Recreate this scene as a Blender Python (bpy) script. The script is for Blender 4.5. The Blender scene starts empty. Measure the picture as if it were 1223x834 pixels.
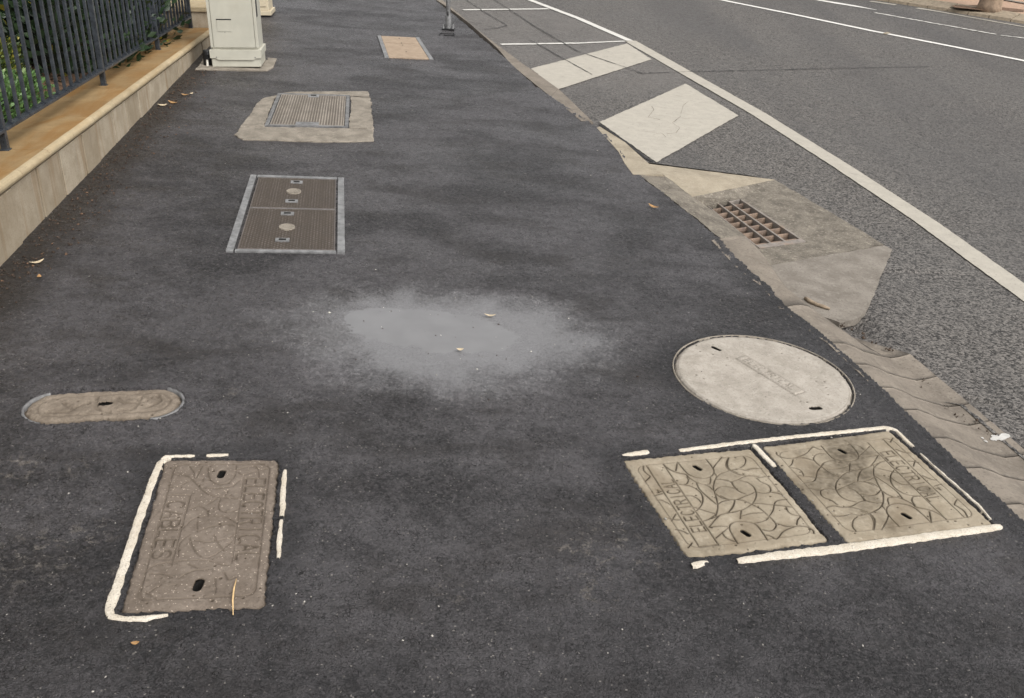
import bpy, math, random
import numpy as np
from mathutils import Matrix, Vector

random.seed(7)
rng = np.random.default_rng(7)
scene = bpy.context.scene
COL = scene.collection

# ------------------------------------------------------------------ camera, sky, sun, exposure
PITCH, ROLL = math.radians(28.04), math.radians(4.38)
cp, sp, cr, sr = math.cos(PITCH), math.sin(PITCH), math.cos(ROLL), math.sin(ROLL)
right, upv, fwd = Vector((1, 0, 0)), Vector((0, sp, cp)), Vector((0, cp, -sp))
cx, cy = right * cr + upv * sr, upv * cr - right * sr
M = Matrix((cx, cy, -fwd)).transposed().to_4x4()
M.translation = (0, 0, 1.6)
cam_d = bpy.data.cameras.new('camera')
cam = bpy.data.objects.new('camera', cam_d)
COL.objects.link(cam)
cam.matrix_world = M
cam_d.sensor_width = 36.0
cam_d.lens = 1121.0 / 1223.0 * 36.0
cam_d.clip_end = 500
cam_d.clip_start = 0.05
scene.camera = cam

SUN_EL, SUN_AZ = math.radians(52), math.radians(138)     # azimuth clockwise from +Y
world = bpy.data.worlds.new('World')
scene.world = world
world.use_nodes = True
nt = world.node_tree
bg = nt.nodes['Background']
sky = nt.nodes.new('ShaderNodeTexSky')
sky.sky_type = 'NISHITA'
sky.sun_disc = False
sky.sun_elevation = SUN_EL
sky.sun_rotation = SUN_AZ
sky.dust_density = 4.0
sky.air_density = 1.0
hsv = nt.nodes.new('ShaderNodeHueSaturation')            # overcast: the cloud sheet takes the blue out
hsv.inputs['Saturation'].default_value = 0.05
nt.links.new(sky.outputs[0], hsv.inputs['Color'])
nt.links.new(hsv.outputs[0], bg.inputs['Color'])
bg.inputs['Strength'].default_value = 0.138
sun_d = bpy.data.lights.new('sun', 'SUN')
sun_d.energy = 1.3
sun_d.angle = math.radians(48)
sun_d.color = (1.0, 0.95, 0.88)
sun = bpy.data.objects.new('sun', sun_d)
COL.objects.link(sun)
sdir = Vector((math.sin(SUN_AZ) * math.cos(SUN_EL), math.cos(SUN_AZ) * math.cos(SUN_EL), math.sin(SUN_EL)))
sun.rotation_euler = sdir.to_track_quat('Z', 'Y').to_euler()
sun.location = sdir * 30
scene.view_settings.view_transform = 'Standard'
scene.view_settings.look = 'None'
scene.view_settings.gamma = 1.0
scene.view_settings.exposure = 0.58

# ------------------------------------------------------------------ helpers
def lin(r, g, b):
    f = lambda c: (c / 255 / 12.92) if c <= 10 else ((c / 255 + 0.055) / 1.055) ** 2.4
    return (f(r), f(g), f(b), 1.0)

def hashn(ix, iy, seed):
    h = (ix.astype(np.int64) * 374761393 + iy.astype(np.int64) * 668265263 + seed * 1442695041) & 0xffffffff
    h = ((h ^ (h >> 13)) * 1274126177) & 0xffffffff
    return ((h ^ (h >> 16)) & 0xffff) / 65535.0

def vnoise(x, y, scale, seed=0):
    x = np.asarray(x) * scale; y = np.asarray(y) * scale
    ix, iy = np.floor(x), np.floor(y)
    fx, fy = x - ix, y - iy
    fx = fx * fx * (3 - 2 * fx); fy = fy * fy * (3 - 2 * fy)
    a = hashn(ix, iy, seed); b = hashn(ix + 1, iy, seed)
    c = hashn(ix, iy + 1, seed); d = hashn(ix + 1, iy + 1, seed)
    return (a * (1 - fx) + b * fx) * (1 - fy) + (c * (1 - fx) + d * fx) * fy - 0.5

def fbm(x, y, scale, octs=3, seed=0):
    s, a = 0, 1.0
    for k in range(octs):
        s = s + a * vnoise(x, y, scale * 2 ** k, seed + 17 * k)
        a *= 0.5
    return s

def sstep(a, b, x):
    t = np.clip((x - a) / (b - a), 0, 1)
    return t * t * (3 - 2 * t)

def mesh_np(name, V, F, mat=None, parent=None, kind=None, smooth=False, attrs=None, loc=None):
    """V (n,3) array, F (m,k) array of equal-sized faces"""
    me = bpy.data.meshes.new(name)
    V = np.asarray(V, dtype=np.float32); F = np.asarray(F, dtype=np.int32)
    k = F.shape[1]
    me.vertices.add(len(V)); me.vertices.foreach_set('co', V.ravel())
    me.loops.add(F.size); me.loops.foreach_set('vertex_index', F.ravel())
    me.polygons.add(len(F))
    me.polygons.foreach_set('loop_start', np.arange(0, F.size, k, dtype=np.int32))
    if smooth:
        me.polygons.foreach_set('use_smooth', np.ones(len(F), dtype=bool))
    me.update(calc_edges=True); me.validate()
    for an, av in (attrs or {}).items():
        at = me.attributes.new(an, 'FLOAT', 'POINT')
        at.data.foreach_set('value', np.asarray(av, dtype=np.float32))
    return link(name, me, mat, parent, kind, loc)

def link(name, me, mat=None, parent=None, kind=None, loc=None):
    o = bpy.data.objects.new(name, me)
    COL.objects.link(o)
    if mat is not None and len(me.materials) == 0: me.materials.append(mat)
    if parent is not None: o.parent = parent
    if kind: o['kind'] = kind
    if loc is not None: o.location = loc
    return o

class MB:
    """collects loose polygons"""
    def __init__(s): s.v = []; s.f = []
    def add(s, V, F):
        n = len(s.v); s.v += [tuple(map(float, p)) for p in V]; s.f += [tuple(i + n for i in f) for f in F]; return s
    def box(s, x0, x1, y0, y1, z0, z1):
        V = [(x, y, z) for z in (z0, z1) for x, y in ((x0, y0), (x1, y0), (x1, y1), (x0, y1))]
        return s.add(V, [(3, 2, 1, 0), (4, 5, 6, 7), (0, 1, 5, 4), (1, 2, 6, 5), (2, 3, 7, 6), (3, 0, 4, 7)])
    def hexa(s, lo, hi):
        n = len(lo); V = list(lo) + list(hi)
        F = [tuple(range(n - 1, -1, -1)), tuple(range(n, 2 * n))]
        F += [(i, (i + 1) % n, (i + 1) % n + n, i + n) for i in range(n)]
        return s.add(V, F)
    def cyl(s, c, r0, r1, z0, z1, n=16):
        a = [2 * math.pi * i / n for i in range(n)]
        lo = [(c[0] + r0 * math.cos(t), c[1] + r0 * math.sin(t), z0) for t in a]
        hi = [(c[0] + r1 * math.cos(t), c[1] + r1 * math.sin(t), z1) for t in a]
        return s.hexa(lo, hi)
    def tube(s, pts, rad, n=8):
        pts = [Vector(p) for p in pts]; rings = []
        for i, p in enumerate(pts):
            t = (pts[min(i + 1, len(pts) - 1)] - pts[max(i - 1, 0)]).normalized()
            a = t.orthogonal().normalized() if i == 0 else (a - t * a.dot(t)).normalized()
            b = t.cross(a)
            r = rad[i] if isinstance(rad, (list, tuple)) else rad
            rings.append([p + (a * math.cos(2 * math.pi * j / n) + b * math.sin(2 * math.pi * j / n)) * r for j in range(n)])
        V = [q for rg in rings for q in rg]
        F = [(i * n + j, i * n + (j + 1) % n, (i + 1) * n + (j + 1) % n, (i + 1) * n + j) for i in range(len(pts) - 1) for j in range(n)]
        F += [tuple(range(n - 1, -1, -1)), tuple((len(pts) - 1) * n + j for j in range(n))]
        return s.add(V, F)
    def mesh(s, name, bevel=0.0):
        me = bpy.data.meshes.new(name); me.from_pydata(s.v, [], s.f); me.update()
        if bevel:
            import bmesh
            bm = bmesh.new(); bm.from_mesh(me)
            bmesh.ops.recalc_face_normals(bm, faces=bm.faces)
            ed = [e for e in bm.edges if len(e.link_faces) == 2 and e.calc_face_angle(0) > 0.6]
            bmesh.ops.bevel(bm, geom=ed, offset=bevel, segments=2, affect='EDGES', profile=0.6)
            bm.to_mesh(me); bm.free()
        return me
    def build(s, name, mat, parent=None, kind=None, bevel=0.0, smooth=False, loc=None):
        me = s.mesh(name, bevel)
        if smooth: me.polygons.foreach_set('use_smooth', [True] * len(me.polygons))
        return link(name, me, mat, parent, kind, loc)

def thing(name, label, cat, loc=(0, 0, 0), group=None, rot=None):
    o = bpy.data.objects.new(name, None)
    COL.objects.link(o)
    o.empty_display_size = 0.1
    o.location = loc
    if rot is not None: o.rotation_euler = rot
    return tag(o, label, cat, group)

def tag(o, label, cat, group=None):
    o['label'] = label; o['category'] = cat
    if group: o['group'] = group
    return o

# ------------------------------------------------------------------ materials
class NT:
    def __init__(s, name):
        s.m = bpy.data.materials.new(name); s.m.use_nodes = True
        s.t = s.m.node_tree; s.b = s.t.nodes['Principled BSDF']
    def n(s, typ, **kw):
        nd = s.t.nodes.new(typ)
        for k, v in kw.items(): setattr(nd, k, v)
        return nd
    def put(s, sock, v):
        if isinstance(v, bpy.types.NodeSocket): s.t.links.new(v, sock)
        elif v is not None: sock.default_value = v
    def coord(s):
        if not hasattr(s, '_c'): s._c = s.n('ShaderNodeTexCoord').outputs['Object']
        return s._c
    def noise(s, scale, detail=3, rough=0.55, dist=0.0, vec=None):
        nd = s.n('ShaderNodeTexNoise'); s.put(nd.inputs['Vector'], vec or s.coord())
        nd.inputs['Scale'].default_value = scale; nd.inputs['Detail'].default_value = detail
        nd.inputs['Roughness'].default_value = rough; nd.inputs['Distortion'].default_value = dist
        return nd.outputs['Fac']
    def vor(s, scale, out='Distance', vec=None, rnd=1.0):
        nd = s.n('ShaderNodeTexVoronoi'); s.put(nd.inputs['Vector'], vec or s.coord())
        nd.inputs['Scale'].default_value = scale; nd.inputs['Randomness'].default_value = rnd
        return nd.outputs[out]
    def scale(s, vec):
        nd = s.n('ShaderNodeMapping'); s.put(nd.inputs['Vector'], s.coord()); nd.inputs['Scale'].default_value = vec
        return nd.outputs[0]
    def ramp(s, fac, a, b, c0=0.0, c1=1.0):
        nd = s.n('ShaderNodeMapRange'); s.put(nd.inputs['Value'], fac)
        nd.interpolation_type = 'SMOOTHSTEP'
        for i, v in zip(('From Min', 'From Max', 'To Min', 'To Max'), (a, b, c0, c1)): nd.inputs[i].default_value = v
        return nd.outputs[0]
    def math(s, op, a, b=None):
        nd = s.n('ShaderNodeMath', operation=op); s.put(nd.inputs[0], a)
        if b is not None: s.put(nd.inputs[1], b)
        return nd.outputs[0]
    def mix(s, fac, a, b, blend='MIX'):
        nd = s.n('ShaderNodeMix', data_type='RGBA', blend_type=blend)
        s.put(nd.inputs[0], fac); s.put(nd.inputs[6], a); s.put(nd.inputs[7], b)
        return nd.outputs[2]
    def attr(s, name):
        return s.n('ShaderNodeAttribute', attribute_name=name).outputs['Fac']
    def sep(s, sock):
        return s.n('ShaderNodeSeparateColor'), sock
    def cell(s, scale, ch=0, vec=None):
        c = s.vor(scale, 'Color', vec)
        nd = s.n('ShaderNodeSeparateColor'); s.put(nd.inputs[0], c)
        return nd.outputs[ch]
    def facet(s, scale, k, vec=None, fade=None):
        """each stone chip of the surface tilts its own way"""
        col = s.vor(scale, 'Color', vec)
        a = s.n('ShaderNodeVectorMath', operation='SUBTRACT'); s.put(a.inputs[0], col); a.inputs[1].default_value = (.5, .5, .5)
        b = s.n('ShaderNodeVectorMath', operation='SCALE'); s.put(b.inputs[0], a.outputs[0]); b.inputs['Scale'].default_value = k
        if fade is not None: s.put(b.inputs['Scale'], s.math('MULTIPLY', fade, k))
        c = s.n('ShaderNodeVectorMath', operation='ADD'); s.put(c.inputs[0], s.n('ShaderNodeNewGeometry').outputs['Normal']); s.put(c.inputs[1], b.outputs[0])
        d = s.n('ShaderNodeVectorMath', operation='NORMALIZE'); s.put(d.inputs[0], c.outputs[0])
        return d.outputs[0]
    def bump(s, h, strength=0.5, dist=0.005, normal=None):
        nd = s.n('ShaderNodeBump'); s.put(nd.inputs['Height'], h)
        s.put(nd.inputs['Strength'], strength); nd.inputs['Distance'].default_value = dist
        if normal is not None: s.put(nd.inputs['Normal'], normal)
        return nd.outputs[0]
    def out(s, color=None, rough=None, normal=None, metal=None, spec=None):
        if color is not None: s.put(s.b.inputs['Base Color'], color)
        if rough is not None: s.put(s.b.inputs['Roughness'], rough)
        if normal is not None: s.put(s.b.inputs['Normal'], normal)
        if metal is not None: s.put(s.b.inputs['Metallic'], metal)
        if spec is not None: s.put(s.b.inputs['Specular IOR Level'], spec)
        return s.m

def rgb(r, g, b): return (r, g, b, 1.0)

def mat_path():
    n = NT('damp_asphalt')
    cell = n.cell(135); cell2 = n.cell(190, 1)
    c = n.mix(n.ramp(cell, .1, 1), rgb(.009, .0082, .0088), rgb(.066, .0595, .062))
    c = n.mix(n.ramp(cell2, .55, 1.0, 0, .5), c, rgb(.062, .058, .06))
    big = n.noise(1.1, 5, .62, .6)
    mid = n.noise(5.0, 5, .65)
    streak = n.noise(2.6, 5, .6, .3, n.scale((.55, 1.6, 1)))
    dry = n.math('ADD', n.math('MULTIPLY', big, .6), n.math('ADD', n.math('MULTIPLY', mid, .25), n.math('MULTIPLY', streak, .35)))
    dry = n.ramp(dry, .50, .67)
    c = n.mix(n.math('MULTIPLY', dry, .66), c, rgb(.124, .116, .121))
    brown = n.ramp(n.noise(3.1, 5, .65, .4, n.scale((.7, 1.3, 1))), .50, .66, 0, .62)
    c = n.mix(brown, c, rgb(.030, .025, .023))
    crev = n.math('MULTIPLY', n.ramp(n.noise(105, 3, .6), .58, .66, 0, .9), n.ramp(n.noise(4, 4, .6), .32, .6, .35, 1))
    c = n.mix(crev, c, rgb(.012, .011, .012))
    # grey silt left where the water stands, dried mud splashes, soil washed along the wall
    silt = n.attr('silt')
    speck = n.ramp(n.math('ADD', n.noise(130, 3, .6), n.math('MULTIPLY', silt, .20)), .42, .64)
    c = n.mix(n.math('MULTIPLY', silt, n.math('MULTIPLY', speck, .95)), c, rgb(.170, .167, .171))
    mud = n.math('MULTIPLY', n.attr('mud'), n.ramp(n.noise(32, 5, .7, .4), .53, .62, 0, .8))
    c = n.mix(mud, c, rgb(.19, .168, .148))
    soil = n.attr('soil')
    c = n.mix(n.math('MULTIPLY', soil, n.ramp(n.noise(30, 4, .7), .32, .52, .6, 1)), c, rgb(.022, .016, .012))
    c = n.mix(n.math('MULTIPLY', n.attr('fresh'), .7), c, rgb(.017, .016, .018))
    spark = n.ramp(n.cell(260, 2), .991, .995, 0, .8)
    c = n.mix(n.math('MULTIPLY', spark, n.math('SUBTRACT', 1.0, silt)), c, rgb(.26, .24, .22))
    wet = n.ramp(n.math('ADD', n.math('MULTIPLY', streak, .6), n.math('MULTIPLY', n.noise(1.3, 4, .6), .5)), .46, .64)
    r = n.math('SUBTRACT', n.ramp(n.noise(60, 3), .3, .7, .40, .62), n.math('MULTIPLY', wet, .17))
    r = n.math('SUBTRACT', r, n.math('MULTIPLY', silt, .22))
    wm = n.n('ShaderNodeVectorMath', operation='SCALE'); nz = n.n('ShaderNodeTexNoise'); n.put(nz.inputs['Vector'], n.coord()); nz.inputs['Scale'].default_value = 90; nz.inputs['Detail'].default_value = 3
    n.put(wm.inputs[0], nz.outputs['Color']); wm.inputs['Scale'].default_value = .0045
    wa = n.n('ShaderNodeVectorMath', operation='ADD'); n.put(wa.inputs[0], n.coord()); n.put(wa.inputs[1], wm.outputs[0]); wv = wa.outputs[0]
    def edge(sc):
        nd = n.n('ShaderNodeTexVoronoi', feature='DISTANCE_TO_EDGE'); n.put(nd.inputs['Vector'], n.coord()); nd.inputs['Scale'].default_value = sc; nd.inputs['Randomness'].default_value = 1.0; n.put(nd.inputs['Vector'], wv)
        return nd.outputs['Distance']
    pin = n.math('MULTIPLY', n.ramp(n.noise(210, 2, .5), .60, .68), n.ramp(n.noise(6, 4, .6), .35, .62, .25, 1))
    pin = n.math('MULTIPLY', pin, n.math('SUBTRACT', 1.0, n.math('MULTIPLY', silt, .55)))
    c = n.mix(pin, c, rgb(.006, .0055, .006))
    h = n.math('ADD', n.math('MULTIPLY', n.ramp(edge(105), 0, .2), .30), n.math('MULTIPLY', n.noise(260, 4, .7), 1.1))
    h = n.math('ADD', h, n.math('MULTIPLY', n.cell(105, 2), .7))
    h = n.math('ADD', h, n.math('MULTIPLY', n.cell(70, 1), .45))
    h = n.math('SUBTRACT', h, n.math('MULTIPLY', pin, 1.2))
    h = n.math('ADD', h, n.math('MULTIPLY', n.noise(55, 5, .7), .7))
    st = n.math('SUBTRACT', 1.0, n.math('MULTIPLY', silt, .90))
    gap = n.math('MULTIPLY', n.ramp(edge(78), .10, .02, 0, 1), n.ramp(n.noise(22, 4, .7), .42, .62))
    gap = n.math('MULTIPLY', gap, n.math('SUBTRACT', .85, n.math('MULTIPLY', silt, .7)))
    c = n.mix(gap, c, rgb(.005, .0045, .005))
    fn = n.facet(78, .95, wv, n.math('SUBTRACT', 1.0, n.math('MULTIPLY', silt, .9)))
    r = n.math('ADD', r, n.math('MULTIPLY', n.math('SUBTRACT', n.cell(78, 1, wv), .5), .30))
    return n.out(c, r, n.bump(h, n.math('MULTIPLY', st, .8), .0095, fn), spec=.5)

def mat_road():
    n = NT('chip_seal_road')
    cell = n.cell(125); cell2 = n.cell(230, 1)
    c = n.mix(n.ramp(cell, .05, .95), rgb(.022, .020, .0185), rgb(.19, .174, .158))
    c = n.mix(n.ramp(cell2, .5, 1.0, 0, .5), c, rgb(.1, .093, .088))
    big = n.noise(.5, 5, .6, .5)
    c = n.mix(n.ramp(big, .35, .7, 0, .38), c, rgb(.105, .101, .098))
    # tyre-polished bands run along the road
    band = n.noise(1.0, 3, .5, .2, n.scale((1.1, .12, 1)))
    c = n.mix(n.ramp(band, .42, .66, 0, .45), c, rgb(.066, .062, .061))
    lane = n.attr('lane')
    c = n.mix(n.math('MULTIPLY', lane, n.ramp(n.noise(3, 4), .3, .7, .3, .75)), c, rgb(.155, .143, .132))
    h = n.math('ADD', n.math('MULTIPLY', n.vor(125), -1.0), n.math('MULTIPLY', n.noise(260, 3), .5))
    return n.out(c, n.ramp(n.noise(30), .3, .7, .55, .75), n.bump(h, .7, .008, n.facet(125, .8)), spec=.4)

def mat_concrete(name, base, dark, light, grime=.5, speck=0.0, bump=.35, rough=.8, dirt=True, scale=1.0, stain=None):
    n = NT(name)
    a = n.noise(7 * scale, 6, .65, .4); b = n.noise(40 * scale, 5, .7)
    c = n.mix(n.ramp(a, .32, .68), rgb(*dark), rgb(*base))
    c = n.mix(n.ramp(b, .5, .75, 0, .7), c, rgb(*light))
    c = n.mix(n.ramp(n.noise(110 * scale, 3, .6), .52, .72, 0, grime), c, rgb(*[x * .45 for x in dark]))
    if stain: c = n.mix(n.ramp(n.noise(4.5 * scale, 4, .6, .5), .5, .68, 0, .6), c, rgb(*stain))
    if speck: c = n.mix(n.ramp(n.cell(420), 1 - speck, 1 - speck * .6, 0, .75), c, rgb(*[min(1, x * 2.4) for x in light]))
    if dirt: c = n.mix(n.attr('dirt'), c, rgb(.042, .030, .018))
    h = n.math('ADD', b, n.math('MULTIPLY', n.noise(240, 4, .65), .7))
    return n.out(c, rough, n.bump(h, bump, .004), spec=.3)

def mat_simple(name, col, rough=.6, metal=0.0, var=.15, scale=25, bump=.1, spec=.4, tint=None):
    n = NT(name)
    f = n.noise(scale, 4, .6)
    c = n.mix(n.ramp(f, .3, .7), rgb(*[x * (1 - var) for x in col]), rgb(*[min(1, x * (1 + var)) for x in col]))
    if tint: c = n.mix(n.ramp(n.noise(scale * .3, 4, .7), .5, .7, 0, .7), c, rgb(*tint))
    return n.out(c, n.ramp(n.noise(scale * 3), .3, .7, max(.05, rough - .1), rough + .1), n.bump(n.noise(scale * 8, 3), bump, .003), metal, spec)

def mat_paint(name, col, worn=.4):
    n = NT(name)
    c = n.mix(n.ramp(n.noise(14, 5, .65), .35, .7), rgb(*[x * .88 for x in col]), rgb(*col))
    c = n.mix(n.ramp(n.noise(5, 6, .75, 1.0), .55, .72, 0, worn), c, rgb(.2, .185, .165))
    c = n.mix(n.ramp(n.cell(130), .95, .985, 0, .4), c, rgb(.2, .185, .165))
    return n.out(c, .7, n.bump(n.math('ADD', n.vor(95), n.noise(200, 3)), .25, .004), spec=.35)

def mat_leaf(name, c0, c1, c2):
    n = NT(name)
    t = n.attr('tint')
    c = n.mix(n.ramp(t, 0, .6), rgb(*c0), rgb(*c1))
    c = n.mix(n.ramp(t, .8, .95), c, rgb(*c2))
    m = n.out(c, .42, None, spec=.45)
    return m

def mat_sandstone(name, base, stain, amt):
    n = NT(name)
    w = n.noise(3, 5, .6, .8, n.scale((.7, 2.2, 6)))
    c = n.mix(n.ramp(n.noise(12, 6, .7), .3, .7), rgb(*[x * .78 for x in base]), rgb(*base))
    c = n.mix(n.ramp(w, .42, .68, 0, amt), c, rgb(*stain))
    c = n.mix(n.ramp(n.noise(160, 2), .55, .75, 0, .4), c, rgb(*[x * .5 for x in base]))
    tint = n.attr('tone')
    c = n.mix(n.math('MULTIPLY', tint, .3), c, rgb(*[x * .55 for x in stain]))
    return n.out(c, .82, n.bump(n.math('ADD', n.noise(60, 5, .7), n.noise(260, 3)), .3, .004), spec=.25)

def mat_face():
    """dressed sandstone of the wall face with run-off streaks down it"""
    n = NT('sandstone_face')
    c = n.mix(n.ramp(n.noise(9, 6, .7), .3, .7), rgb(.34, .285, .21), rgb(.47, .405, .315))
    streak = n.noise(6, 5, .65, .2, n.scale((2.6, 1, .22)))
    c = n.mix(n.ramp(streak, .50, .66, 0, .6), c, rgb(.27, .18, .10))
    c = n.mix(n.ramp(n.noise(5, 5, .6, .2, n.scale((3.4, 1, .3))), .58, .7, 0, .3), c, rgb(.2, .175, .14))
    c = n.mix(n.ramp(n.noise(150, 2), .5, .72, 0, .45), c, rgb(.2, .155, .105))
    c = n.mix(n.math('MULTIPLY', n.attr('tone'), .5), c, rgb(.22, .17, .11))
    return n.out(c, .85, n.bump(n.math('ADD', n.noise(60, 5, .7), n.noise(260, 3)), .35, .004), spec=.2)

P = dict(
    path=mat_path(), road=mat_road(),
    lid_tan=mat_concrete('tan_concrete_lid', (.345, .296, .224), (.25, .208, .15), (.43, .38, .30), .3, stain=(.17, .13, .085)),
    lid_brown=mat_concrete('brown_concrete_lid', (.19, .155, .126), (.138, .11, .087), (.24, .2, .165), .45, speck=.022, bump=.6),
    lid_pale=mat_concrete('pale_concrete_lid', (.395, .358, .312), (.30, .27, .23), (.46, .42, .37), .5, scale=1.6),
    lid_oval=mat_concrete('weathered_oval_lid', (.24, .198, .155), (.155, .125, .096), (.34, .285, .23), .55, bump=.6, scale=2),
    frame_cream=mat_concrete('cream_mortar', (.66, .60, .51), (.54, .475, .38), (.75, .70, .62), .8, dirt=False, scale=2.4, bump=.9),
    kerb=mat_concrete('kerb_concrete', (.225, .193, .158), (.15, .128, .105), (.28, .248, .208), .6, dirt=False),
    kerb_cream=mat_concrete('cream_kerb_concrete', (.36, .31, .235), (.27, .23, .172), (.42, .37, .29), .45, dirt=False),
    apron=mat_concrete('mottled_apron_concrete', (.215, .19, .155), (.115, .10, .082), (.46, .41, .33), .8, dirt=False, bump=.8, scale=1.5),
    wing=mat_concrete('grey_wing_concrete', (.24, .215, .185), (.16, .14, .118), (.29, .265, .23), .6, dirt=False),
    slab=mat_concrete('old_slab_concrete', (.29, .255, .21), (.17, .148, .12), (.38, .345, .29), .6, dirt=False, scale=1.4, bump=.6),
    steel=mat_simple('galvanised_steel', (.215, .215, .216), .55, .2, .3, 30, tint=(.16, .158, .157)),
    steel_dull=mat_simple('dull_steel_frame', (.17, .168, .168), .6, .15, .3, 40, tint=(.10, .097, .093)),
    grate=mat_simple('rusty_grate_iron', (.225, .198, .175), .6, .1, .2, 30, tint=(.26, .19, .14)),
    bar=mat_simple('rusted_cross_bar', (.20, .145, .108), .65, .15, .35, 18, tint=(.10, .075, .07)),
    pit=mat_simple('drain_pit_wall', (.012, .010, .009), .9, 0, .3, 12),
    hole=mat_simple('dark_hole_soil', (.008, .007, .006), .95, 0, .3, 60),
    tread=mat_concrete('rusty_tread_plate', (.118, .10, .09), (.095, .084, .079), (.19, .17, .158), .5, bump=.2, rough=.6, scale=1.2),
    rib=mat_concrete('ribbed_metal_plate', (.30, .265, .225), (.215, .19, .165), (.36, .33, .29), .45, bump=.2, rough=.6, scale=1.2),
    tanplate=mat_concrete('tan_infill_panel', (.36, .275, .2), (.28, .21, .15), (.42, .335, .255), .3, dirt=True, scale=2),
    paint=mat_paint('road_paint', (.42, .388, .332), .55),
    paint_thin=mat_paint('thin_line_paint', (.62, .60, .56), .5),
    paint_bright=mat_paint('centre_line_paint', (.74, .72, .68), .2),
    tar=mat_simple('tar_seam', (.022, .020, .019), .6, 0, .3, 40),
    joint=mat_simple('joint_dirt', (.045, .037, .03), .95, 0, .4, 40),
    coping=mat_sandstone('sandstone_coping', (.35, .24, .12), (.265, .14, .045), .85),
    nose=mat_sandstone('sandstone_nosing', (.50, .41, .27), (.40, .285, .15), .5),
    face=mat_face(),
    iron=mat_simple('blue_grey_fence_paint', (.050, .057, .067), .34, .25, .35, 22, tint=(.035, .038, .045)),
    cabinet=mat_simple('cream_cabinet_paint', (.47, .455, .385), .5, 0, .07, 5, .04, tint=(.40, .375, .30)),
    cabinet2=mat_simple('buff_cabinet_paint', (.52, .45, .33), .5, 0, .06, 5, .04),
    black=mat_simple('black_plastic', (.012, .012, .013), .5, 0, .2),
    leaf_dark=mat_leaf('dark_hedge_leaf', (.012, .025, .012), (.03, .055, .022), (.28, .24, .035)),
    leaf_box=mat_leaf('box_hedge_leaf', (.035, .06, .012), (.10, .13, .02), (.30, .27, .04)),
    leaf_bright=mat_leaf('bright_shrub_leaf', (.05, .11, .03), (.13, .24, .075), (.34, .42, .2)),
    leaf_tree=mat_leaf('tree_leaf', (.02, .04, .015), (.045, .075, .025), (.07, .1, .03)),
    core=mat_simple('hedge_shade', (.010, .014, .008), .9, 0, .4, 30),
    soilstain=mat_simple('damp_soil_stain', (.03, .024, .02), .9, 0, .4, 30),
    mulch=mat_simple('bark_mulch', (.14, .082, .05), .9, 0, .55, 60, .8, tint=(.24, .16, .10)),
    soil=mat_simple('garden_soil', (.05, .034, .024), .95, 0, .4, 30, .5),
    dead=mat_simple('dead_leaf', (.33, .19, .08), .75, 0, .3, 60),
    dead_pale=mat_simple('pale_dead_leaf', (.5, .41, .28), .75, 0, .25, 60),
    straw=mat_simple('dry_straw', (.62, .43, .22), .6, 0, .15, 60),
    twig=mat_simple('grey_brown_twig', (.27, .21, .15), .8, 0, .3, 60),
    pebble=mat_simple('grit_stone', (.36, .34, .31), .8, 0, .4, 60),
    whitebit=mat_simple('pale_chip', (.72, .69, .62), .7, 0, .15, 60),
    bark=mat_simple('tree_bark', (.26, .19, .135), .9, 0, .3, 14, .6),
    brick=mat_simple('far_brick_paving', (.40, .265, .185), .8, 0, .18, 30, .3, tint=(.32, .24, .17)),
    farkerb=mat_simple('far_kerb_stone', (.27, .22, .16), .85, 0, .2, 20, .3),
    splash=mat_simple('white_paint_splash', (.5, .485, .46), .6, 0, .15, 40),
    earth=mat_simple('far_ground', (.12, .11, .09), .95, 0, .3, 2),
)
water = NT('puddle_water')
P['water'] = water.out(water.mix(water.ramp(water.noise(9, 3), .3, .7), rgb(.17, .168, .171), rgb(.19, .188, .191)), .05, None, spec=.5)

# ------------------------------------------------------------------ surveyed outlines (metres; footpath surface is z = 0)
ROADZ = -0.085
KERB_EDGE = np.array([(1.502, 2.198, 0.000), (1.429, 2.463, 0.000), (1.311, 2.973, 0.000), (1.201, 3.377, 0.000), (1.122, 3.565, 0.000), (1.088, 3.772, 0.000), (1.020, 4.022, -0.000), (0.965, 4.305, -0.000), (0.896, 4.534, 0.000), (0.783, 4.858, 0.000), (0.648, 5.237, 0.000), (0.571, 5.746, 0.000), (0.463, 6.234, 0.000), (0.385, 6.409, 0.000), (0.029, 7.318, 0.000), (-0.280, 8.433, 0.000), (-0.674, 9.753, 0.000), (-1.185, 11.378, 0.000)])
k0, k1 = KERB_EDGE[0], KERB_EDGE[2]
KERB_EDGE = np.vstack([k0 + (k0 - k1) * 4, KERB_EDGE, KERB_EDGE[-1] + (KERB_EDGE[-1] - KERB_EDGE[-4]) * 12])
def kerb_x(y): return np.interp(y, KERB_EDGE[:, 1], KERB_EDGE[:, 0])
LID_A = np.array([(-0.964, 2.179, 0.000), (-0.643, 2.219, 0.000), (-0.527, 1.627, -0.000), (-0.848, 1.573, 0.000)])
LID_B1 = np.array([(0.351, 2.351, 0.000), (0.770, 2.475, 0.000), (0.902, 2.032, 0.000), (0.497, 1.911, 0.000)])
LID_B2 = np.array([(0.800, 2.484, 0.000), (1.258, 2.644, 0.000), (1.408, 2.164, 0.000), (0.946, 2.027, 0.000)])
ROUND_C, ROUND_R = np.array([0.898, 2.941]), 0.3115
OVAL = np.array([(-1.373, 2.398, 0.000), (-1.108, 2.464, 0.000)])       # centres of the two round ends
OVAL_R = 0.088
WALL_O = Vector((-2.037, 3.341, 0))
WALL_R = Matrix(((-0.1332, -0.99009, -0.04447), (0.99032, -0.13472, 0.03331), (-0.03897, -0.0396, 0.99846)))
UP_ROT = WALL_R @ Matrix.Rotation(math.radians(-90), 3, 'Z')

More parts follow.
